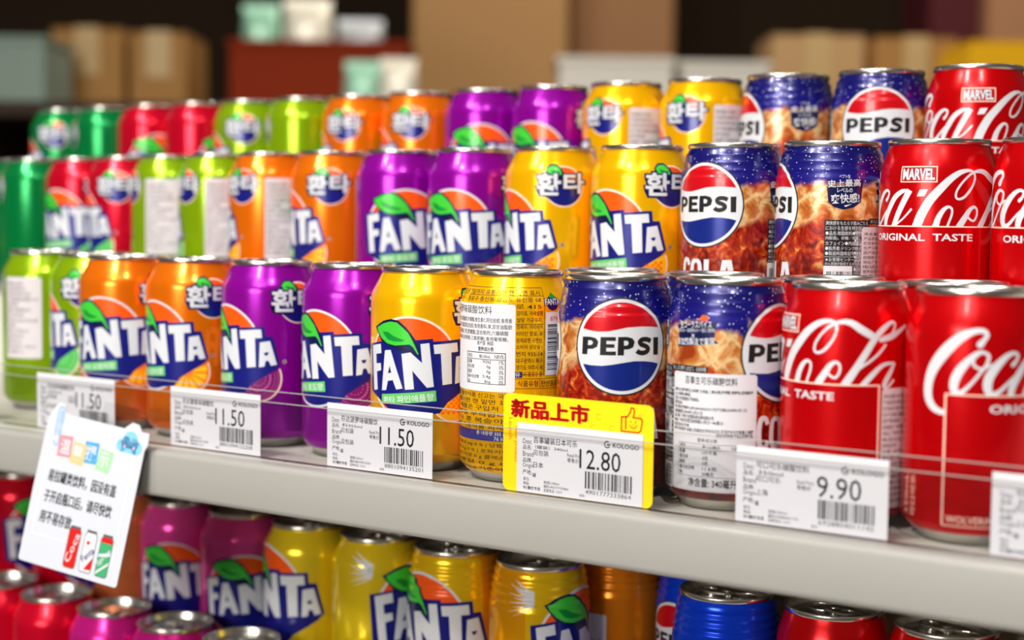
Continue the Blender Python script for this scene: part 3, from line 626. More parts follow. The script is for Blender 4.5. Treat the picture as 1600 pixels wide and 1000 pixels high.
def fruit_can(kind, back=False, sticker=None):
    k = (kind, sticker)
    if k in PROTO: return PROTO[k]
    r = can_root('narrow', BODY[kind], random.uniform(0, 6))
    pk = kind if kind in ('orange', 'purple', 'yellow', 'green', 'red', 'pink') else 'orange'
    add_print(r, 'wordmark', ('word', 'peach' if pk == 'yellow' else 'white'), fruit_logo(pk), 'narrow')
    a, f = flavour_label(pk)
    add_print(r, 'flavour_label', ('lab', pk), a, 'narrow'); add_print(r, 'fruit_print', ('fru', pk), f, 'narrow')
    du = 9 if kind == 'purple' else 0
    add_print(r, 'emblem', ('emblem', du), korean_emblem().moved(lambda u, v: (u + du, v)), 'narrow')
    if kind == 'yellow':
        off = lambda u, v: (u + 110, v)
        p, b = pineapple_back(); add_print(r, 'fine_print', 'pineback', p.moved(off), 'narrow'); add_print(r, 'barcode_print', 'pinebar', b.moved(off), 'narrow')
        if sticker == 'back':
            s = wrap('import_sticker', sticker_base(80, 53.2, 130, 103.4), PROF['narrow'], r, .16, .03)
            t = wrap('sticker_text', sticker_art_pineapple().moved(off), PROF['narrow'], s, .2, .03)
    if sticker == 'side':
        s = wrap('import_sticker', sticker_base(60, 40, 92, 102, LILAC), PROF['narrow'], r, .16, .03)
        wrap('sticker_text', small_sticker_text(60, 40, 92, 102, INK_G), PROF['narrow'], s, .2, .03)
    PROTO[k] = r; return r
def cola_can(sticker=None):
    k = ('cola', sticker)
    if k in PROTO: return PROTO[k]
    r = can_root('ribbed', COLA, random.uniform(0, 6))
    add_print(r, 'roundel', 'roundelA', roundel(0), 'ribbed'); add_print(r, 'roundel', 'roundelB', roundel(139.5), 'ribbed')
    add_print(r, 'word_print', 'colaA', cola_word(0), 'ribbed'); add_print(r, 'word_print', 'colaB', cola_word(139.5), 'ribbed')
    add_print(r, 'fine_print', 'colatxt', cola_texts(), 'ribbed')
    if sticker == 'front':
        s = wrap('import_sticker', sticker_base(73.4, 10.8, 122.2, 73), PROF['ribbed'], r, .16, .03)
        wrap('sticker_text', cola_sticker_text().moved(lambda u, v: (u + 73.4, v)), PROF['ribbed'], s, .2, .03)
    if sticker == 'side':
        s = wrap('import_sticker', sticker_base(65.6, 11, 112, 71.6, LILAC), PROF['ribbed'], r, .16, .03)
        wrap('sticker_text', small_sticker_text(66, 12, 112, 71, INK_G, 20), PROF['ribbed'], s, .2, .03)
    PROTO[k] = r; return r
def red_can(sticker=None):
    k = ('script', sticker)
    if k in PROTO: return PROTO[k]
    r = can_root('smooth', COKE, random.uniform(0, 6))
    add_print(r, 'script_wordmark', 'script', script(), 'smooth'); add_print(r, 'framed_panel', 'redpanel', red_panel(), 'smooth'); add_print(r, 'name_badge', 'comic', comic_badge(), 'smooth')
    if sticker:
        s = wrap('import_sticker', sticker_base(53.2, 11, 84, 71, LILAC), PROF['smooth'], r, .16, .03); wrap('sticker_text', small_sticker_text(53, 11, 84, 71, INK_G, 18), PROF['smooth'], s, .2, .03)
    PROTO[k] = r; return r
def lower_fruit(kind):
    k = ('low', kind)
    if k in PROTO: return PROTO[k]
    shape = 'tall_ribs' if kind in ('amber', 'rust') else 'narrow'
    r = can_root(shape, BODY[kind], 2.2 if kind != 'amber' else 3.0)
    big = kind not in ('pink', 'magenta', 'salmon', 'green')
    f = (lambda u, v: (u * 1.2, 88 + (v - 77.4) * 1.2)) if big else (lambda u, v: (u, v))
    add_print(r, 'wordmark', ('lword', shape, big), fruit_logo('orange').moved(f), shape)
    p = Art()
    if kind in ('amber', 'lemon'):
        m2 = can_paint('can_gold_half', (240, 196, 20)) if kind == 'amber' else can_paint('can_lemon_half', (240, 208, 40))
        p.rect(-50, 8, 40, 118 if shape != 'narrow' else 105, m2, -1); 
        for i in range(9): p.poly([(-46, 96 + i), (-60 - 3 * (i % 2), 90 + 3 * i), (-44, 98 + i)], WHITE, 0)
        add_print(r, 'colour_panel', ('lpan', kind), p, shape)
    if kind == 'rust':
        st = wrap('import_sticker', sticker_base(45.5, 26, 88, 82), PROF[shape], r, .16, .03); a = small_sticker_text(46, 26, 88, 77, INK, 16); a.text('可口可乐橙味汽水', 49, 77, 72, 80.6, INK, 1, .01); wrap('sticker_text', a, PROF[shape], st, .2, .03)
    PROTO[k] = r; return r
def plain_blue():
    if 'blue' in PROTO: return PROTO['blue']
    r = can_root('tall_ribs', BODY['blue'], 1.2); add_print(r, 'roundel', ('lowround',), roundel(0).moved(lambda u, v: (u, v - 12)), 'tall_ribs'); PROTO['blue'] = r; return r
def plain_red():
    if 'lowred' in PROTO: return PROTO['lowred']
    r = can_root('smooth', COKE, 1.4); add_print(r, 'script_wordmark', ('lowscript',), script().moved(lambda u, v: (u, v - 14)), 'smooth'); PROTO['lowred'] = r; return r

USED = set()
def put(proto, x, y, z, u0, label, group, tab=None):
    if proto.name not in KIDS: index_kids(proto)
    if proto.name in USED: o = copy_tree(proto)
    else: USED.add(proto.name); o = proto
    o.location = (x, y, z); o.rotation_euler = (0, 0, u0 / 33.)
    return tag(o, label, 'can', group)
def P(kind, *a): return proto_of(kind)

# ---------------------------------------------------------------- the setting
def structure(name, bm, m, parent=None): return tag(from_bm(name, bm, m, parent), kind='structure')
bm = bmesh.new(); box(bm, -7, 5, -4, 9, -1.25, -1.2); structure('floor', bm, mat('floor_tile', (120, 112, 100), .4, 0, 0, .15, 3))
# ---------------------------------------------------------------- shelving
PAINT = mat('shelf_grey_paint', (160, 159, 155), .42, 0, .1, .05, 12)
PAINT_L = mat('shelf_light_paint', (208, 206, 198), .45, 0, .1, .04, 12)
A_L = .045      # the shelf edge runs slightly skew to the rows of cans
def lip_y(x): return -.0500 + A_L * x
shelf = thing('display_shelf'); tag(shelf, 'pale grey metal store shelf with a deep rounded front lip', 'shelf')
X0, X1 = -1.25, .62
bm = bmesh.new()
def skew_box(bm, x0, x1, ya, yb, z0, z1, follow_back=False):
    v = []
    for z in (z0, z1):
        for x, y in ((x0, lip_y(x0) + ya), (x1, lip_y(x1) + ya), (x1, (lip_y(x1) + yb) if follow_back else yb), (x0, (lip_y(x0) + yb) if follow_back else yb)): v.append(bm.verts.new((x, y, z)))
    for f in ((0, 3, 2, 1), (4, 5, 6, 7), (0, 1, 5, 4), (1, 2, 6, 5), (2, 3, 7, 6), (3, 0, 4, 7)): bm.faces.new([v[i] for i in f])
skew_box(bm, X0, X1, 0, .0012, -.0295, -.0004, True); bevel(bm, .0005, 1)
bm.free(); bm = bmesh.new()
# lip as a rounded folded profile swept along the edge
prof = [(.012, -.0002), (.004, -.0002), (.0018, -.0008), (.0005, -.002), (0, -.004), (.0006, -.027), (.001, -.0292), (.002, -.0302), (.006, -.0305), (.012, -.0305)]
rows = []
for x in (X0, X1): rows.append([bm.verts.new((x, lip_y(x) + y, z)) for y, z in prof])
for i in range(len(prof) - 1): bm.faces.new((rows[0][i], rows[1][i], rows[1][i + 1], rows[0][i + 1]))
bm.faces.new([rows[0][i] for i in range(len(prof))]); bm.faces.new([rows[1][i] for i in reversed(range(len(prof)))]); bm.faces.new((rows[0][0], rows[0][-1], rows[1][-1], rows[1][0]))
bmesh.ops.recalc_face_normals(bm, faces=bm.faces[:])
from_bm('front_lip', bm, PAINT, shelf, 40)
bm = bmesh.new(); skew_box(bm, X0, X1, .0121, .36, -.022, -.0002); from_bm('shelf_board', bm, PAINT_L, shelf)
bm = bmesh.new(); box(bm, X0, X1, .1035, .36, .0, .0778); from_bm('low_step', bm, PAINT_L, shelf)
bm = bmesh.new(); box(bm, X0, X1, .24, .36, .0779, .1322); from_bm('high_step', bm, PAINT_L, shelf)
lower = thing('lower_shelf'); tag(lower, 'pale grey lower shelf in two steps under the front lip', 'shelf')
bm = bmesh.new(); box(bm, X0, X1, -.05, .36, -.30, -.2622); from_bm('shelf_board', bm, PAINT_L, lower)
bm = bmesh.new(); box(bm, X0, X1, .0445, .36, -.262, -.1907); from_bm('low_step', bm, PAINT_L, lower)
bm = bmesh.new(); box(bm, X0, X1, .36, .375, -1.2, .10); from_bm('back_panel', bm, mat('gondola_back', (150, 130, 105), .6), lower)
bm = bmesh.new(); box(bm, X0, X1, -.03, .36, -1.2, -.30); from_bm('plinth', bm, PAINT, lower)

# ---------------------------------------------------------------- cans, front row
G1 = 'cans standing in the front row on the shelf'; G1b = 'cans of the second row behind the front row'; G2 = 'cans on the middle step'; G3 = 'cans on the top step'; GL = 'cans on the raised step of the lower shelf'; GF = 'cans at the front of the lower shelf'
Zb = .0002
front = [
 ('orange', -.5200, -.0017, 15.7, 'orange soda can left of another orange can, behind the hanging note', None),
 ('orange', -.4515, .0010, -.4, 'orange soda can next to the first purple can of the front row', None),
 ('purple', -.3831, .0065, -5.2, 'purple grape soda can showing its round emblem, front row', None),
 ('purple', -.3092, .0066, 2.6, 'purple grape soda can next to the yellow cans, front row', None),
 ('yellow', -.2434, -.0019, 18.6, 'yellow pineapple soda can with full front lettering, front row', None),
 ('yellow', -.1771, .0024, -110, 'yellow soda can turned backwards with a white import sticker', 'back')]
for kind, x, y, u0, lb, st in front: put(fruit_can(kind, sticker=st), x, y, Zb, u0, lb, G1)
put(cola_can(), -.1060, -.0008, Zb, 21.7, 'blue and brown cola can with round logo facing front, front row', G1)
put(cola_can('front'), -.0395, .0071, Zb, 49 - 139.5, 'blue and brown cola can with a large white import sticker', G1)
put(red_can('side'), .0287, .0068, Zb, -21.3, 'red cola can with script lettering behind the 9.90 price tag', G1)
put(red_can(), .0951, .0070, Zb, 54.0, 'red cola can at the right end of the front row', G1)
left = [('green', -.5833, .0217, -20, 'green soda can between the orange cans and the left edge, front row', 'side'), ('green', -.6499, .0272, -65, 'green soda can at the far left end of the front row', 'side'), ('dkgreen', -.7180, .0299, 0, 'dark green soda can beyond the left end of the front row', None)]
for kind, x, y, u0, lb, st in left[:2]: put(fruit_can(kind, sticker=st), x, y, Zb, u0, lb, G1)
# second row: only rims and lids show between the front cans
put(fruit_can('yellow'), -.2332, .0680, Zb, 40, 'yellow soda can behind the two yellow front cans, only its lid showing', G1b)
put(cola_can(), -.1533, .0680, Zb, 0, 'blue cola can behind the front cola can, only its lid showing', G1b)
put(cola_can(), -.0822, .0680, Zb, 0, 'blue cola can behind the stickered cola can, only its lid showing', G1b)
put(red_can(), -.0087, .0700, Zb, 0, 'red cola can in second row between cola cans and red cans', G1b)
put(red_can(), .0599, .0700, Zb, 0, 'red cola can in second row behind the two red front cans', G1b)
# ---------------------------------------------------------------- middle step
Z2 = .0780
mid = [('yellow', -.2448, -13.6, 'yellow soda can showing its whole round emblem, middle step', None), ('yellow', -.1748, -1.9, 'yellow soda can next to the cola cans on the middle step', None),
       ('purple', -.3130, 10.5, 'purple soda can beside the yellow cans on the middle step', None), ('purple', -.3800, 32, 'purple soda can beside the orange cans on the middle step', None),
       ('orange', -.4468, -18.8, 'orange soda can beside the purple cans on the middle step', 'side'), ('orange', -.5136, -39, 'orange soda can beside the green cans on the middle step', 'side')]
for kind, x, u0, lb, st in mid: put(fruit_can(kind, sticker=st), x, .1365, Z2, u0, lb, G2)
far = [('green', -.5802, .1444, -45, 'green soda can beside the orange cans on the middle step', 'side'), ('green', -.6468, .1523, -55, 'green soda can beside the red cans on the middle step', 'side'), ('red', -.7134, .1597, -20, 'red soda can beside the green cans on the middle step', 'side'), ('red', -.7800, .1665, 8, 'red soda can beside the dark green cans on the middle step', None),
       ('dkgreen', -.8469, .1665, -60, 'dark green soda can beside the red cans on the middle step', None), ('dkgreen', -.9138, .1665, -20, 'dark green soda can at the left end of the middle step', None)]
for kind, x, y, u0, lb, st in far: put(fruit_can(kind, sticker=st), x, y, Z2, u0, lb, G2)
put(cola_can(), -.1078, .1365, Z2, -3.5, 'cola can with round logo turned left, middle step beside yellow cans', G2)
put(cola_can('side'), -.0414, .1365, Z2, -32.5, 'cola can turned to its Japanese text panel, middle step', G2)
put(red_can(), .0250, .1365, Z2, 3.2, 'red cola can with a framed badge above its script, middle step', G2)
put(red_can(), .0915, .1365, Z2, 15.7, 'red cola can at the right end of the middle step', G2)
# ---------------------------------------------------------------- top step
Z3 = .1324; Y3 = .274
put(cola_can(), -.0694, Y3, Z3, 11.5, 'cola can beside the red can on the top step, round logo to the front', G3)
put(cola_can(), -.1391, Y3, Z3, -27, 'cola can next to the yellow cans on the top step', G3)
put(red_can(), -.0023, Y3, Z3, 14.4, 'red cola can at the right end of the top step', G3)
top = [('yellow', -.2060, -36.5, 'yellow soda can next to the cola cans on the top step', 'side'), ('yellow', -.2740, -39.1, 'yellow soda can next to the purple cans on the top step', 'side'), ('purple', -.3410, 7, 'purple soda can next to the yellow cans on the top step', None), ('purple', -.4080, 22.4, 'purple soda can next to the orange cans on the top step', None),
       ('orange', -.4760, -25, 'orange soda can next to the purple cans on the top step', None), ('orange', -.5440, -30, 'orange soda can next to the green cans on the top step', None), ('green', -.6110, -65, 'yellow green soda can next to the orange cans on the top step', None), ('green', -.6780, -20, 'yellow green soda can next to the red cans on the top step', None),
       ('red', -.7450, 60, 'red soda can next to the green cans on the top step', None), ('red', -.8120, 40, 'red soda can next to the dark green cans on the top step', None), ('dkgreen', -.8790, -60, 'dark green soda can next to the red cans on the top step', None), ('dkgreen', -.9460, -20, 'dark green soda can at the left end of the top step', None)]
for kind, x, u0, lb, st in top: put(fruit_can(kind, sticker=st), x, Y3, Z3, u0, lb, G3)
# ---------------------------------------------------------------- lower shelf
ZL = -.1905
lowc = [('lemon', -.3485, .0776, 64, 'yellow lemon soda can left of the ribbed orange cans, under the shelf lip'), ('lemon', -.4155, .0776, -8, 'yellow lemon soda can next to the pink cans, under the shelf lip'),
        ('amber', -.2820, .0810, .8, 'golden orange ribbed soda can beside the lemon cans, under the shelf lip'), ('amber', -.2140, .0826, 61, 'golden orange ribbed soda can with its leaf at the right, under the lip'),
        ('pink', -.4825, .0776, 32, 'pink soda can beside the lemon cans, under the shelf lip'), ('pink', -.5495, .0776, 23, 'pink soda can beside the salmon can, under the shelf lip'),
        ('salmon', -.6165, .0776, -30, 'salmon orange soda can partly behind the hanging note'), ('red', -.6835, .0776, 60, 'red soda can behind the hanging note, lower shelf'), ('red', -.7505, .0776, 60, 'red soda can at the left edge of the lower shelf')]
for kind, x, y, u0, lb in lowc: put(lower_fruit(kind), x, y, ZL, u0, lb, GL)
put(plain_blue(), -.0800, .0885, ZL, 70, 'royal blue ribbed cola can beside a red can, under the shelf lip', GL)
put(plain_red(), -.0125, .0929, ZL, -60, 'red cola can beside the royal blue can, under the shelf lip', GL)
put(plain_red(), .0545, .0929, ZL, 50, 'red cola can at the right end, under the shelf lip', GL)
put(plain_red(), .1215, .0929, ZL, 50, 'red cola can beyond the right end, under the shelf lip', GL)
put(lower_fruit('rust'), -.1950, .1480, ZL, -77, 'dark orange ribbed can with white sticker, set back behind the golden can', GL)
put(plain_blue(), -.1275, .1500, ZL, -8, 'royal blue can set back behind the front blue can, round logo showing', GL)
ZF = -.2620
lowf = [('magenta', -.4830, 'pink can with a silver lid below the pink pair, front of lower shelf'), ('magenta', -.5500, 'magenta can with a silver lid below the hanging note'), ('red', -.6180, 'red can with a silver lid below the note corner'), ('red', -.6850, 'red can at the far left of the lower shelf front'), ('green', -.4150, 'green can with a silver lid below the lemon cans'), ('lemon', -.3470, 'yellow can with a silver lid at the bottom edge')]
for kind, x, lb in lowf: put(lower_fruit(kind), x, .0100, ZF, 90, lb, GF)

# ---------------------------------------------------------------- clear price rail and the tags in it
def tag_y(x): return -.0345 + .033 * (x - .07)
ANG = math.atan(.033)
rail = thing('price_rail'); tag(rail, 'clear plastic price rail standing along the shelf edge', 'price rail')
SEG = [(-1.2, -.905), (-.9045, -.61), (-.6095, -.315), (-.3145, -.020), (-.0195, .275), (.2755, .57)]
for x0, x1 in SEG:
    bm = bmesh.new()
    def sh(x0, x1, ya, yb, z0, z1):
        v = []
        for z in (z0, z1):
            for x, y in ((x0, ya), (x1, ya), (x1, yb), (x0, yb)): v.append(bm.verts.new((x, tag_y(x) + y, z)))
        for f in ((0, 3, 2, 1), (4, 5, 6, 7), (0, 1, 5, 4), (1, 2, 6, 5), (2, 3, 7, 6), (3, 0, 4, 7)): bm.faces.new([v[i] for i in f])
    sh(x0, x1, .0006, .0013, .0002, .0425); sh(x0, x1, -.0026, -.0019, .0002, .0360); sh(x0, x1, -.0055, .0013, .00005, .0002 + .0006)
    from_bm('rail_strip', bm, ACR, rail)
    bm = bmesh.new(); sh(x0, x1, .0005, .0014, .0425, .0431); sh(x0, x1, -.0027, -.0018, .0360, .0366); from_bm('rail_edge', bm, EDGE, rail)
def logo_k(a, u0, v0, u1, v1, m=INK):
    h = v1 - v0; cx, cy = u0 + h * .55, (v0 + v1) / 2
    a.ring(cx, cy, h * .36, h * .52, m, 1, 22, 60, 330); a.rect(cx, cy - h * .1, cx + h * .52, cy + h * .08, m, 1); a.stroke([(cx - h * .05, cy - h * .1, h * .13), (cx + h * .2, cy - h * .1, h * .13)], m, 1, 1, 3, False)
    a.text('KOLOGO', u0 + h * 1.45, v0 + h * .14, u1, v1 - h * .18, m, 1, .016)
YEL = mat('card_yellow', (250, 214, 6), .5); YEL_D = mat('card_yellow_print', (232, 190, 4), .5); RED_T = mat('card_red', (206, 20, 14), .5); ORG_T = mat('card_orange', (232, 120, 20), .5)
def tag_art(desc, l2, brand, orig, price, code, seed, H=38.5, Wd=80):
    a = Art()
    y = H
    a.text('Desc', 4, y - 11.4, 9.8, y - 8.6, INK_G, 1); a.text(desc, 11, y - 10.6, 11 + 3.55 * len(desc), y - 6.9, INK, 1, .004)
    a.text('品名:', 4, y - 14.6, 10, y - 12.0, INK, 1); a.text(l2, 12, y - 13.7, 12 + 1.9 * len(l2) + 4, y - 11.6, INK, 1)
    a.text('Brand', 4, y - 18.4, 11, y - 15.6, INK_G, 1); a.text(brand, 11, y - 17.4, 11 + 3.3 * len(brand), y - 14.2, INK, 1)
    a.text('品牌:', 4, y - 21.8, 10, y - 19.2, INK, 1); a.text('Origin', 4, y - 25.2, 11, y - 22.2, INK_G, 1); a.text(orig, 11, y - 24.2, 11 + 3.3 * len(orig), y - 21, INK, 1)
    a.text('产地:', 4, y - 28.6, 10, y - 25.8, INK, 1); a.text('罐', 10.5, y - 29.6, 12.8, y - 27.2, INK, 1)
    a.text('单位:', 4.4, y - 32, 8.6, y - 30, INK_G, 1); a.text('等级:', 4.4, y - 34.4, 8.6, y - 32.5, INK_G, 1); a.text('物价员:', 4.4, y - 36.8, 9, y - 34.9, INK_G, 1); a.text('物价专用', 7.6, y - 36.9, 15.6, y - 34.8, INK, 1, .01)
    a.text('规格:%s' % l2[-5:], 18, y - 32.6, 28, y - 30.8, INK_G, 1); a.text('编码:%s' % code, 18, y - 34.8, 34, y - 33.0, INK_G, 1); a.text('监督电话: 12315', 18, y - 37, 30, y - 35.2, INK_G, 1)
    a.text('Retail Price', 33, y - 16.2, 42, y - 14.2, INK_G, 1); a.text('零售价', 33, y - 19.2, 40.6, y - 16.8, INK, 1)
    a.text(price, 40.8 if len(price) > 4 else 43.5, y - 21.6, 66.5, y - 11, INK, 1)
    logo_k(a, 56, y - 9, 77.6, y - 5.2)
    a.barcode(44.5, y - 32.2, 73.5, y - 22.8, INK, 1, seed); a.text(code, 44.8, y - 35.2, 73.2, y - 32.8, INK_G, 1); a.text('条码', 41, y - 37.2, 44.4, y - 35.6, INK_G, 1)
    return a
def price_tag(x, desc, l2, brand, orig, price, code, seed, label, card=False, z=.0012, Wd=80, dz=0):
    r = thing('price_tag', (x, tag_y(x), z), ANG); tag(r, label, 'price tag', 'price tags in the clear rail')
    bm = bmesh.new(); box(bm, 0, Wd / 1000, -.00015, .00015, 0, .0385); from_bm('paper', bm, PAPER, r)
    a = tag_art(desc, l2, brand, orig, price, code, seed)
    flat('printing', a, r, .15)
    return r
TAGS = [
 (-.1440, '百事罐装日本可乐', '（罐装）340ml', '见包装', '日本', '12.80', '4901777333864', 11, 'white price tag reading 12.80 on the yellow card'),
 (-.0100, '可口可乐碳酸饮料', '350ml', '可口可乐', '上海', '9.90', '6928804011142', 12, 'white price tag reading 9.90 in front of a red can'),
 (-.2828, '芬达菠萝味碳酸饮', '料355ml', '见包装', '见包装', '11.50', '8801094135201', 13, 'white price tag reading 11.50 below the yellow pineapple can'),
 (-.4180, '芬达葡萄味碳酸饮', '料355ml', '见包装', '见包装', '11.50', '8801094122208', 14, 'white price tag reading 11.50 below the purple cans'),
 (-.5520, '芬达橙味碳酸饮料', '355ml', '见包装', '见包装', '11.50', '8801094112209', 15, 'white price tag reading 11.50 above the hanging note'),
 (-.6880, '芬达青苹果味碳酸', '355ml', '见包装', '见包装', '11.50', '8801094132200', 16, 'white price tag at the left edge below the green can'),
 (.1190, '可口可乐碳酸饮料', '350ml', '可口可乐', '上海', '9.90', '6928804011159', 17, 'white price tag cut off by the right edge of the photo')]
for x, d, l2, b, o_, p, c, sd, lb in TAGS: price_tag(x, d, l2, b, o_, p, c, sd, lb)
# yellow card behind the 12.80 tag
cx = -.1537; card = thing('promotion_card', (cx, tag_y(cx) + .0004, .0010), ANG); tag(card, 'yellow card with red Chinese heading and thumbs up behind the 12.80 tag', 'sign')
bm = bmesh.new(); W_, H_ = .0955, .0545; pts = []
for (px, pz), a0 in (((W_ - .004, .004), -90), ((W_ - .004, H_ - .004), 0), ((.004, H_ - .004), 90), ((.004, .004), 180)):
    for k in range(6): t = math.radians(a0 + 18 * k); pts.append((px + .004 * math.cos(t), pz + .004 * math.sin(t)))
prism(bm, pts, .0002); bmesh.ops.transform(bm, matrix=Matrix(((1, 0, 0, 0), (0, 0, -1, .0002), (0, 1, 0, 0), (0, 0, 0, 1))), verts=bm.verts[:])
bmesh.ops.recalc_face_normals(bm, faces=bm.faces[:]); from_bm('card', bm, YEL, card)
a = Art(); a.bold('新品上市', 5.4, 41.4, 55.6, 51.4, RED_T, 1, .6)
for u, v in ((62, 46), (70, 40.5), (84, 42.5), (88, 48), (58, 39.6)): a.ring(u, v, 1.2, 1.8, YEL_D, 0, 18, 40, 330)
a.text('New product', -1.5, 25, 18.5, 27.6, ORG_T, 1, .004, -PI / 2); a.text('Launch', -1, 33.6, 11, 36, ORG_T, 1, .004, -PI / 2)
hand = [(76, 39.6), (76, 47.2), (78.6, 47.4), (79.6, 47.6), (81.3, 50.2), (81.8, 52.4), (83.4, 52.2), (83.8, 50), (83, 47.4), (88, 47.2), (88.6, 45.8), (87.8, 40.6), (86.4, 39.6), (76, 39.6)]
for p, q in zip(hand[:-1], hand[1:]): a.stroke([(p[0], p[1], .8), (q[0], q[1], .8)], RED_T, 1)
a.stroke([(78.6, 41, .8), (78.6, 47.2, .8)], RED_T, 1)
a.disc(81.6, 45, .45, RED_T, 1, 10); a.disc(84.6, 45, .45, RED_T, 1, 10); a.stroke([(80.8, 43.2, .45), (81.8, 42.2, .45), (83.1, 41.8, .45), (84.4, 42.2, .45), (85.4, 43.2, .45)], RED_T, 1)
flat('printing', a, card, 0.02)

# ---------------------------------------------------------------- hanging note
note = thing('hanging_note', (-.49031, -.06518, -.04002)); note.rotation_mode = 'XYZ'
rx, ry, rz = -.18809, .11602, .18397
NS = .964; CAMP = Vector((.35189, -.72721, .1549)); note.matrix_world = Matrix.Translation(CAMP + (Vector((-.49031, -.06518, -.04002)) - CAMP) * NS) @ Matrix.Scale(NS, 4) @ (Matrix.Rotation(rz, 4, 'Z') @ Matrix.Rotation(rx, 4, 'X') @ Matrix.Rotation(ry, 4, 'Y'))
tag(note, 'tilted white paper note with cloud, Chinese text and three drawn cans', 'sign')
hw, hh = 43.8, 52.8
out = [(-hw + 2, -hh), (hw - 2, -hh), (hw - .6, -hh + .6), (hw, -hh + 2), (hw - .6, hh - 13), (hw + 1.2, hh - 9), (hw + .6, hh - 1), (hw - 6, hh - 1.2), (hw - 9, hh + 3), (hw - 15, hh + 3.6), (hw - 21, hh - 1.4), (-hw + 22, hh - 1), (-hw + 15, hh - .4), (-hw + 12.8, hh + 5.4), (-hw + 8, hh + 6), (-hw + 5, hh + 3.6), (-hw + 2, hh - 2), (-hw, hh - 8), (-hw - .4, 0), (-hw, -hh + 2), (-hw + .6, -hh + .6)]
bm = bmesh.new(); prism(bm, [(x / 1000, y / 1000) for x, y in out], .0005); bmesh.ops.transform(bm, matrix=Matrix(((1, 0, 0, 0), (0, 0, -1, .0005), (0, 1, 0, 0), (0, 0, 0, 1))), verts=bm.verts[:])
bmesh.ops.recalc_face_normals(bm, faces=bm.faces[:]); from_bm('paper', bm, mat('note_paper', (200, 205, 216), .6), note)
a = Art(); SKY = mat('ink_sky_blue', (126, 196, 236), .5); CREAM = mat('ink_cream', (238, 236, 222), .5)
for k in range(3): a.rect(-hw + 9, hh - 9 - k * 1.6, hw - 20, hh - 8.6 - k * 1.6, CREAM, 1)
a.rect(hw - 8, -hh + 12, hw - 7.6, hh - 22, CREAM, 1); a.rect(-hw + 6.4, -hh + 20, -hw + 6.8, hh - 22, CREAM, 1); a.rect(-hw + 6.4, -hh + 20, -2, -hh + 20.4, CREAM, 1)
for i, (ch, col, tl) in enumerate((('温', (226, 136, 150), .06), ('馨', (244, 190, 130), -.08), ('提', (70, 160, 214), .04), ('示', (160, 220, 160), -.1))):
    m = mat('ink_square_%s' % ('pink', 'peach', 'blue', 'green')[i], col, .5); u = -28.5 + i * 11.6; v = 21 + (1.5, -.5, 1.5, -1)[i]
    a.poly([(u + x * math.cos(tl) - y * math.sin(tl), v + x * math.sin(tl) + y * math.cos(tl)) for x, y in ((-1, 0), (11, 0), (11, 14.5), (-1, 14.5))], m, 1 + i % 2); a.text(ch, u + .4, v + 2, u + 9.6, v + 12.6, WHITE, 3, .02)
for i, (t, u1) in enumerate((('易拉罐类饮料，因没有盖', 27), ('子开启瓶口后，请尽快饮', 27), ('用不易存放。', -2.5))): a.bold(t, -33, 4.4 - i * 14.2, u1, 13 - i * 14.2, INK, 1, .12)
for u, v, r_ in ((23.5, 40.2, 4.4), (30, 44.5, 6), (36.5, 40, 4.4), (26.5, 42.6, 4), (33.8, 42.4, 4)): a.disc(u, v, r_, SKY, 1, 22)
a.rect(23.4, 35.8, 36.6, 43, SKY, 1)
a.disc(27.8, 41.6, .38, INK_G, 2, 8); a.disc(32.6, 41.6, .38, INK_G, 2, 8); a.stroke([(29.2, 40.2, .35), (30.2, 39.6, .35), (31.2, 40.2, .35)], INK_G, 2); a.disc(26.2, 39.8, .9, mat('ink_blush', (236, 176, 200), .5), 2, 10); a.disc(34, 39.8, .9, MATS['ink_blush'], 2, 10)
CL = mat('ink_clip_blue', (120, 176, 222), .5)
a.stroke([(-35, 36, .9), (-35.4, 53, .9), (-33, 55.4, .9), (-30.6, 53, .9), (-30.6, 32, .9), (-32.8, 29.6, .9), (-35, 32, .9)], CL, 1); a.stroke([(-33.4, 38, .7), (-33.2, 51, .7), (-32, 52, .7), (-31.8, 36, .7)], CL, 1)
GR_C = mat('ink_can_green', (60, 160, 106), .5)
for u, col in ((.5, RED_T), (14.6, PAPER), (28.6, GR_C)):
    x0, x1, z0, z1 = u - 5.4, u + 5.4, -49, -21
    a.poly([(x0, z0 + 1.6), (x0 + 1.4, z0), (x1 - 1.4, z0), (x1, z0 + 1.6), (x1, z1 - 3), (x1 - 1.6, z1), (x0 + 1.6, z1), (x0, z1 - 3)], INK_G, 1)
    a.poly([(x0 + .5, z0 + 1.8), (x0 + 1.6, z0 + .6), (x1 - 1.6, z0 + .6), (x1 - .5, z0 + 1.8), (x1 - .5, z1 - 3.2), (x1 - 1.8, z1 - 1.2), (x0 + 1.8, z1 - 1.2), (x0 + .5, z1 - 3.2)], col, 2)
    a.poly([(x0 + 1.7, z1 - 1.2), (x1 - 1.7, z1 - 1.2), (x1 - 1.2, z1 + .6), (x0 + 1.2, z1 + .6)], INK_G, 3)
a.text('Coca', -10, -37.5, 11, -32.5, WHITE, 4, .01, PI / 2 - .25); a.text('Fanta', 8.6, -39, 20.6, -34.4, NAVY, 4, .01, .8); a.poly([(13.4, -47), (19.6, -46.4), (19.6, -38), (16.6, -42)], RED_T, 3); a.disc(13.2, -29, 1.4, RED_T, 3, 12)
a.poly([(23.7, -26), (33.5, -26), (33.5, -23.4), (31.7, -22.3), (25.5, -22.3), (23.7, -23.4)], RED_T, 3); a.text('Sprite', 21.6, -38.4, 35.6, -33.4, WHITE, 4, .01, .9)
for k in range(2): a.poly([(23.7, -46 + k * 12), (33.5, -38 + k * 6), (33.5, -40 + k * 6), (23.7, -48 + k * 12)], WHITE, 3)
flat('printing', a, note, 0.0, .05)
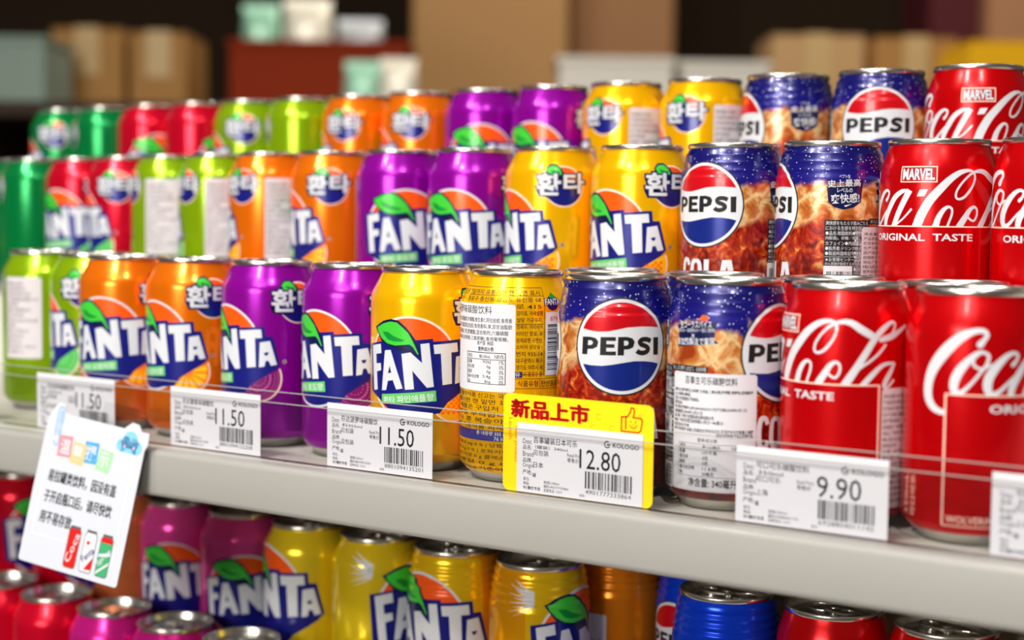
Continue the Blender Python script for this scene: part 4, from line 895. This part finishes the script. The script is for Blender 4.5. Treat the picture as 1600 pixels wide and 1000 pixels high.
# clear clip that carries the note on the rail
bm = bmesh.new(); box(bm, .001, .032, .0007, .0013, .046, .066); box(bm, .026, .040, .0007, .0013, .012, .062)
from_bm('clear_backing', bm, ACR, note)

# ---------------------------------------------------------------- behind the shelf: store in soft focus
KRAFT = mat('kraft_board', (178, 130, 72), .7, 0, 0, .15, 6); KRAFT_L = mat('kraft_light', (196, 158, 110), .7, 0, 0, .1, 6)
def ray_pt(px, py, d):
    f = 2400.06; v = fw + r2 * ((px - 800) / f) - u2 * ((py - 500) / f); return Vector((.35189, -.72721, .1549)) + v * d
def back_frame(px, d, z):
    p = ray_pt(px, 230, d); return (p.x, p.y, z)
def bthing(name, px0, px1, d, z):
    w_ = (px1 - px0) * d / 2400.06
    r = thing(name, back_frame((px0 + px1) / 2, d, z), YAW); return r, w_
def zpx(py, d, px=800): return ray_pt(px, py, d).z
DARK = mat('dark_shelf_wood', (48, 36, 24), .7, 0, 0, .2, 4)
p = ray_pt(800, 230, 7.0); bm = bmesh.new(); box(bm, -7, 6, 0, .1, -3, 3); o = structure('wall_back', bm, mat('wall_brown', (58, 42, 26), .85, 0, 0, .25, 1.2)); o.location = (p.x, p.y, 1.8); o.rotation_euler = (0, 0, YAW)
rear = thing('rear_shelf', back_frame(800, 4.0, 0), YAW); tag(rear, 'dark brown shelf across the aisle holding boxes and bags, out of focus', 'shelf')
bm = bmesh.new(); box(bm, -2.6, 2.2, -1.2, .9, .32, .35); bevel(bm, .004, 1); from_bm('shelf_board', bm, DARK, rear)
for xx in (-2.6, -1.0, .6, 2.17):
    bm = bmesh.new(); box(bm, xx, xx + .03, -1.2, .9, -1.2, .3198); from_bm('upright', bm, DARK, rear)
def carton(px0, px1, d, pytop, m, label, z0=.3502, tape=True, depth=.25):
    r, w_ = bthing('cardboard_box', px0, px1, d, z0); tag(r, label, 'box'); h = zpx(pytop, d, (px0 + px1) / 2) - z0 - .008
    wx, wy = w_ / 2, depth / 2
    bm = bmesh.new(); box(bm, -wx, wx, -wy, wy, 0, h); bevel(bm, .004, 1); from_bm('carton', bm, m, r)
    for s in (-1, 1):
        bm = bmesh.new(); v = [bm.verts.new(p) for p in ((-wx, s * wy, h + .0005), (wx, s * wy, h + .0005), (wx, s * .004, h + .002), (-wx, s * .004, h + .002), (-wx, s * wy, h + .004), (wx, s * wy, h + .004), (wx, s * .004, h + .006), (-wx, s * .004, h + .006))]
        for f in ((0, 3, 2, 1), (4, 5, 6, 7), (0, 1, 5, 4), (1, 2, 6, 5), (2, 3, 7, 6), (3, 0, 4, 7)): bm.faces.new([v[i] for i in f])
        bmesh.ops.recalc_face_normals(bm, faces=bm.faces[:]); from_bm('flap', bm, m, r)
    if tape:
        bm = bmesh.new(); box(bm, -.03, .03, -wy - .001, wy + .001, h * .55, h + .0075); from_bm('tape', bm, mat('packing_tape', (200, 170, 120), .3), r)
    return r
carton(104, 212, 3.9, 52, KRAFT, 'brown cardboard box beside the pale grey tray, left of the background')
carton(222, 308, 3.9, 58, KRAFT, 'brown cardboard box next to the orange red tray in the background')
carton(1190, 1330, 3.9, 62, KRAFT_L, 'tan cardboard box beside the dark gap, right of the background')
carton(1345, 1470, 3.9, 66, KRAFT, 'tan cardboard box beside the yellow box in the background')
carton(1486, 1660, 3.5, 72, mat('box_yellow', (246, 186, 8), .6), 'bright yellow box at the right edge of the background', tape=False)
def tray(px0, px1, d, pytop, m, label, hh=.09):
    """open crate: floor and four walls with a rolled lip"""
    top = zpx(pytop, d, (px0 + px1) / 2); hh = top - .3502; r, w_ = bthing('tray', px0, px1, d, .3502); tag(r, label, 'tray'); h = hh; a, b, t = w_ / 2, .11, .006
    bm = bmesh.new(); box(bm, -a, a, -b, b, 0, t); box(bm, -a, a, -b, -b + t, t, h); box(bm, -a, a, b - t, b, t, h); box(bm, -a, -a + t, -b + t, b - t, t, h); box(bm, a - t, a, -b + t, b - t, t, h); from_bm('tray_body', bm, m, r)
    bm = bmesh.new()
    for x0, x1, y0, y1 in ((-a - .006, a + .006, -b - .006, -b), (-a - .006, a + .006, b, b + .006), (-a - .006, -a, -b, b), (a, a + .006, -b, b)): box(bm, x0, x1, y0, y1, h - .012, h)
    from_bm('rim', bm, m, r); return r
tray(-40, 92, 3.6, 66, mat('tray_pale', (140, 160, 148), .5), 'pale grey green tray at the left edge of the background', .3)
tray(372, 640, 3.75, 72, mat('tray_rust', (140, 44, 10), .9), 'orange red tray below the white bags in the background', .33)
tray(870, 1040, 3.3, 98, mat('tray_white', (232, 226, 214), .5), 'white tray in front of the beige column in the background', .2)
tray(1052, 1185, 3.35, 104, MATS['tray_white'], 'white tray beside the tan boxes in the background', .2)
def bag(px, py, d, wpx, hpx, m, label):
    """pillow shaped snack bag with crimped seams"""
    top = zpx(py - hpx / 2, d, px); h = hpx * d / 2400.06; w_ = wpx * d / 2400.06
    zb = top - h
    if py > 120: zb = .3502; h = top - zb
    r = thing('snack_bag', back_frame(px, d, zb), YAW); tag(r, label, 'bag', 'shiny bags in the orange red tray')
    bm = bmesh.new(); n, k = 10, 8; g = {}
    for sd in (-1, 1):
        for i in range(n + 1):
            for j in range(k + 1):
                u, v = i / n * 2 - 1, j / k * 2 - 1; e = (1 - u ** 4) * (1 - v ** 4)
                if (i in (0, n) or j in (0, k)) and sd == 1: g[(sd, i, j)] = g[(-1, i, j)]; continue
                g[(sd, i, j)] = bm.verts.new((u * w_ / 2 * (1 - .06 * v * v), sd * .3 * min(w_, h) * e + .004 * math.sin(9 * u + 5 * v), (v + 1) * h / 2))
        for i in range(n):
            for j in range(k):
                q = [g[(sd, i, j)], g[(sd, i + 1, j)], g[(sd, i + 1, j + 1)], g[(sd, i, j + 1)]]
                bm.faces.new(q if sd < 0 else q[::-1])
    from_bm('pouch', bm, m, r, 80)
    bm = bmesh.new(); box(bm, -w_ / 2 * .95, w_ / 2 * .95, -.0015, .0015, h - .002, h + .016); from_bm('crimp', bm, m, r); return r
FW_ = mat('foil_white', (250, 244, 226), .25, .1, .3); FM = mat('foil_mint', (170, 226, 196), .25, .1, .3)
bag(408, 66, 3.75, 60, 92, FM, 'mint green shiny bag at the left of the orange red tray'); bag(480, 64, 3.75, 78, 104, FW_, 'large cream white shiny bag standing in the orange red tray')
bag(562, 74, 3.75, 74, 62, mat('foil_grey', (196, 200, 204), .3, .2, .3), 'pale grey shiny bag at the right of the orange red tray')
bag(566, 140, 3.35, 58, 64, FM, 'small mint bag above the orange cans in the background'); bag(622, 142, 3.2, 60, 76, FW_, 'small cream white bag above the orange cans in the background')
def column(name, px0, px1, d, m):
    p = back_frame((px0 + px1) / 2, d, 0); w_ = (px1 - px0) * d / 2400.06
    bm = bmesh.new(); box(bm, -w_ / 2, w_ / 2, 0, .4, -1.2, 2.2); bevel(bm, .01, 1); o = structure(name, bm, m); o.location = (p[0], p[1], 0); o.rotation_euler = (0, 0, YAW)
column('trim_1', 642, 886, 4.8, mat('column_tan', (184, 140, 90), .7, 0, 0, .08, 2)); column('trim_2', 892, 1050, 5.2, mat('column_brown', (164, 120, 82), .7, 0, 0, .08, 2)); column('trim_3', 1538, 1700, 5.2, mat('column_rose', (190, 138, 100), .7, 0, 0, .08, 2))
column('trim_4', 1446, 1530, 5.3, mat('column_maroon', (92, 30, 38), .7, 0, 0, .1, 2))
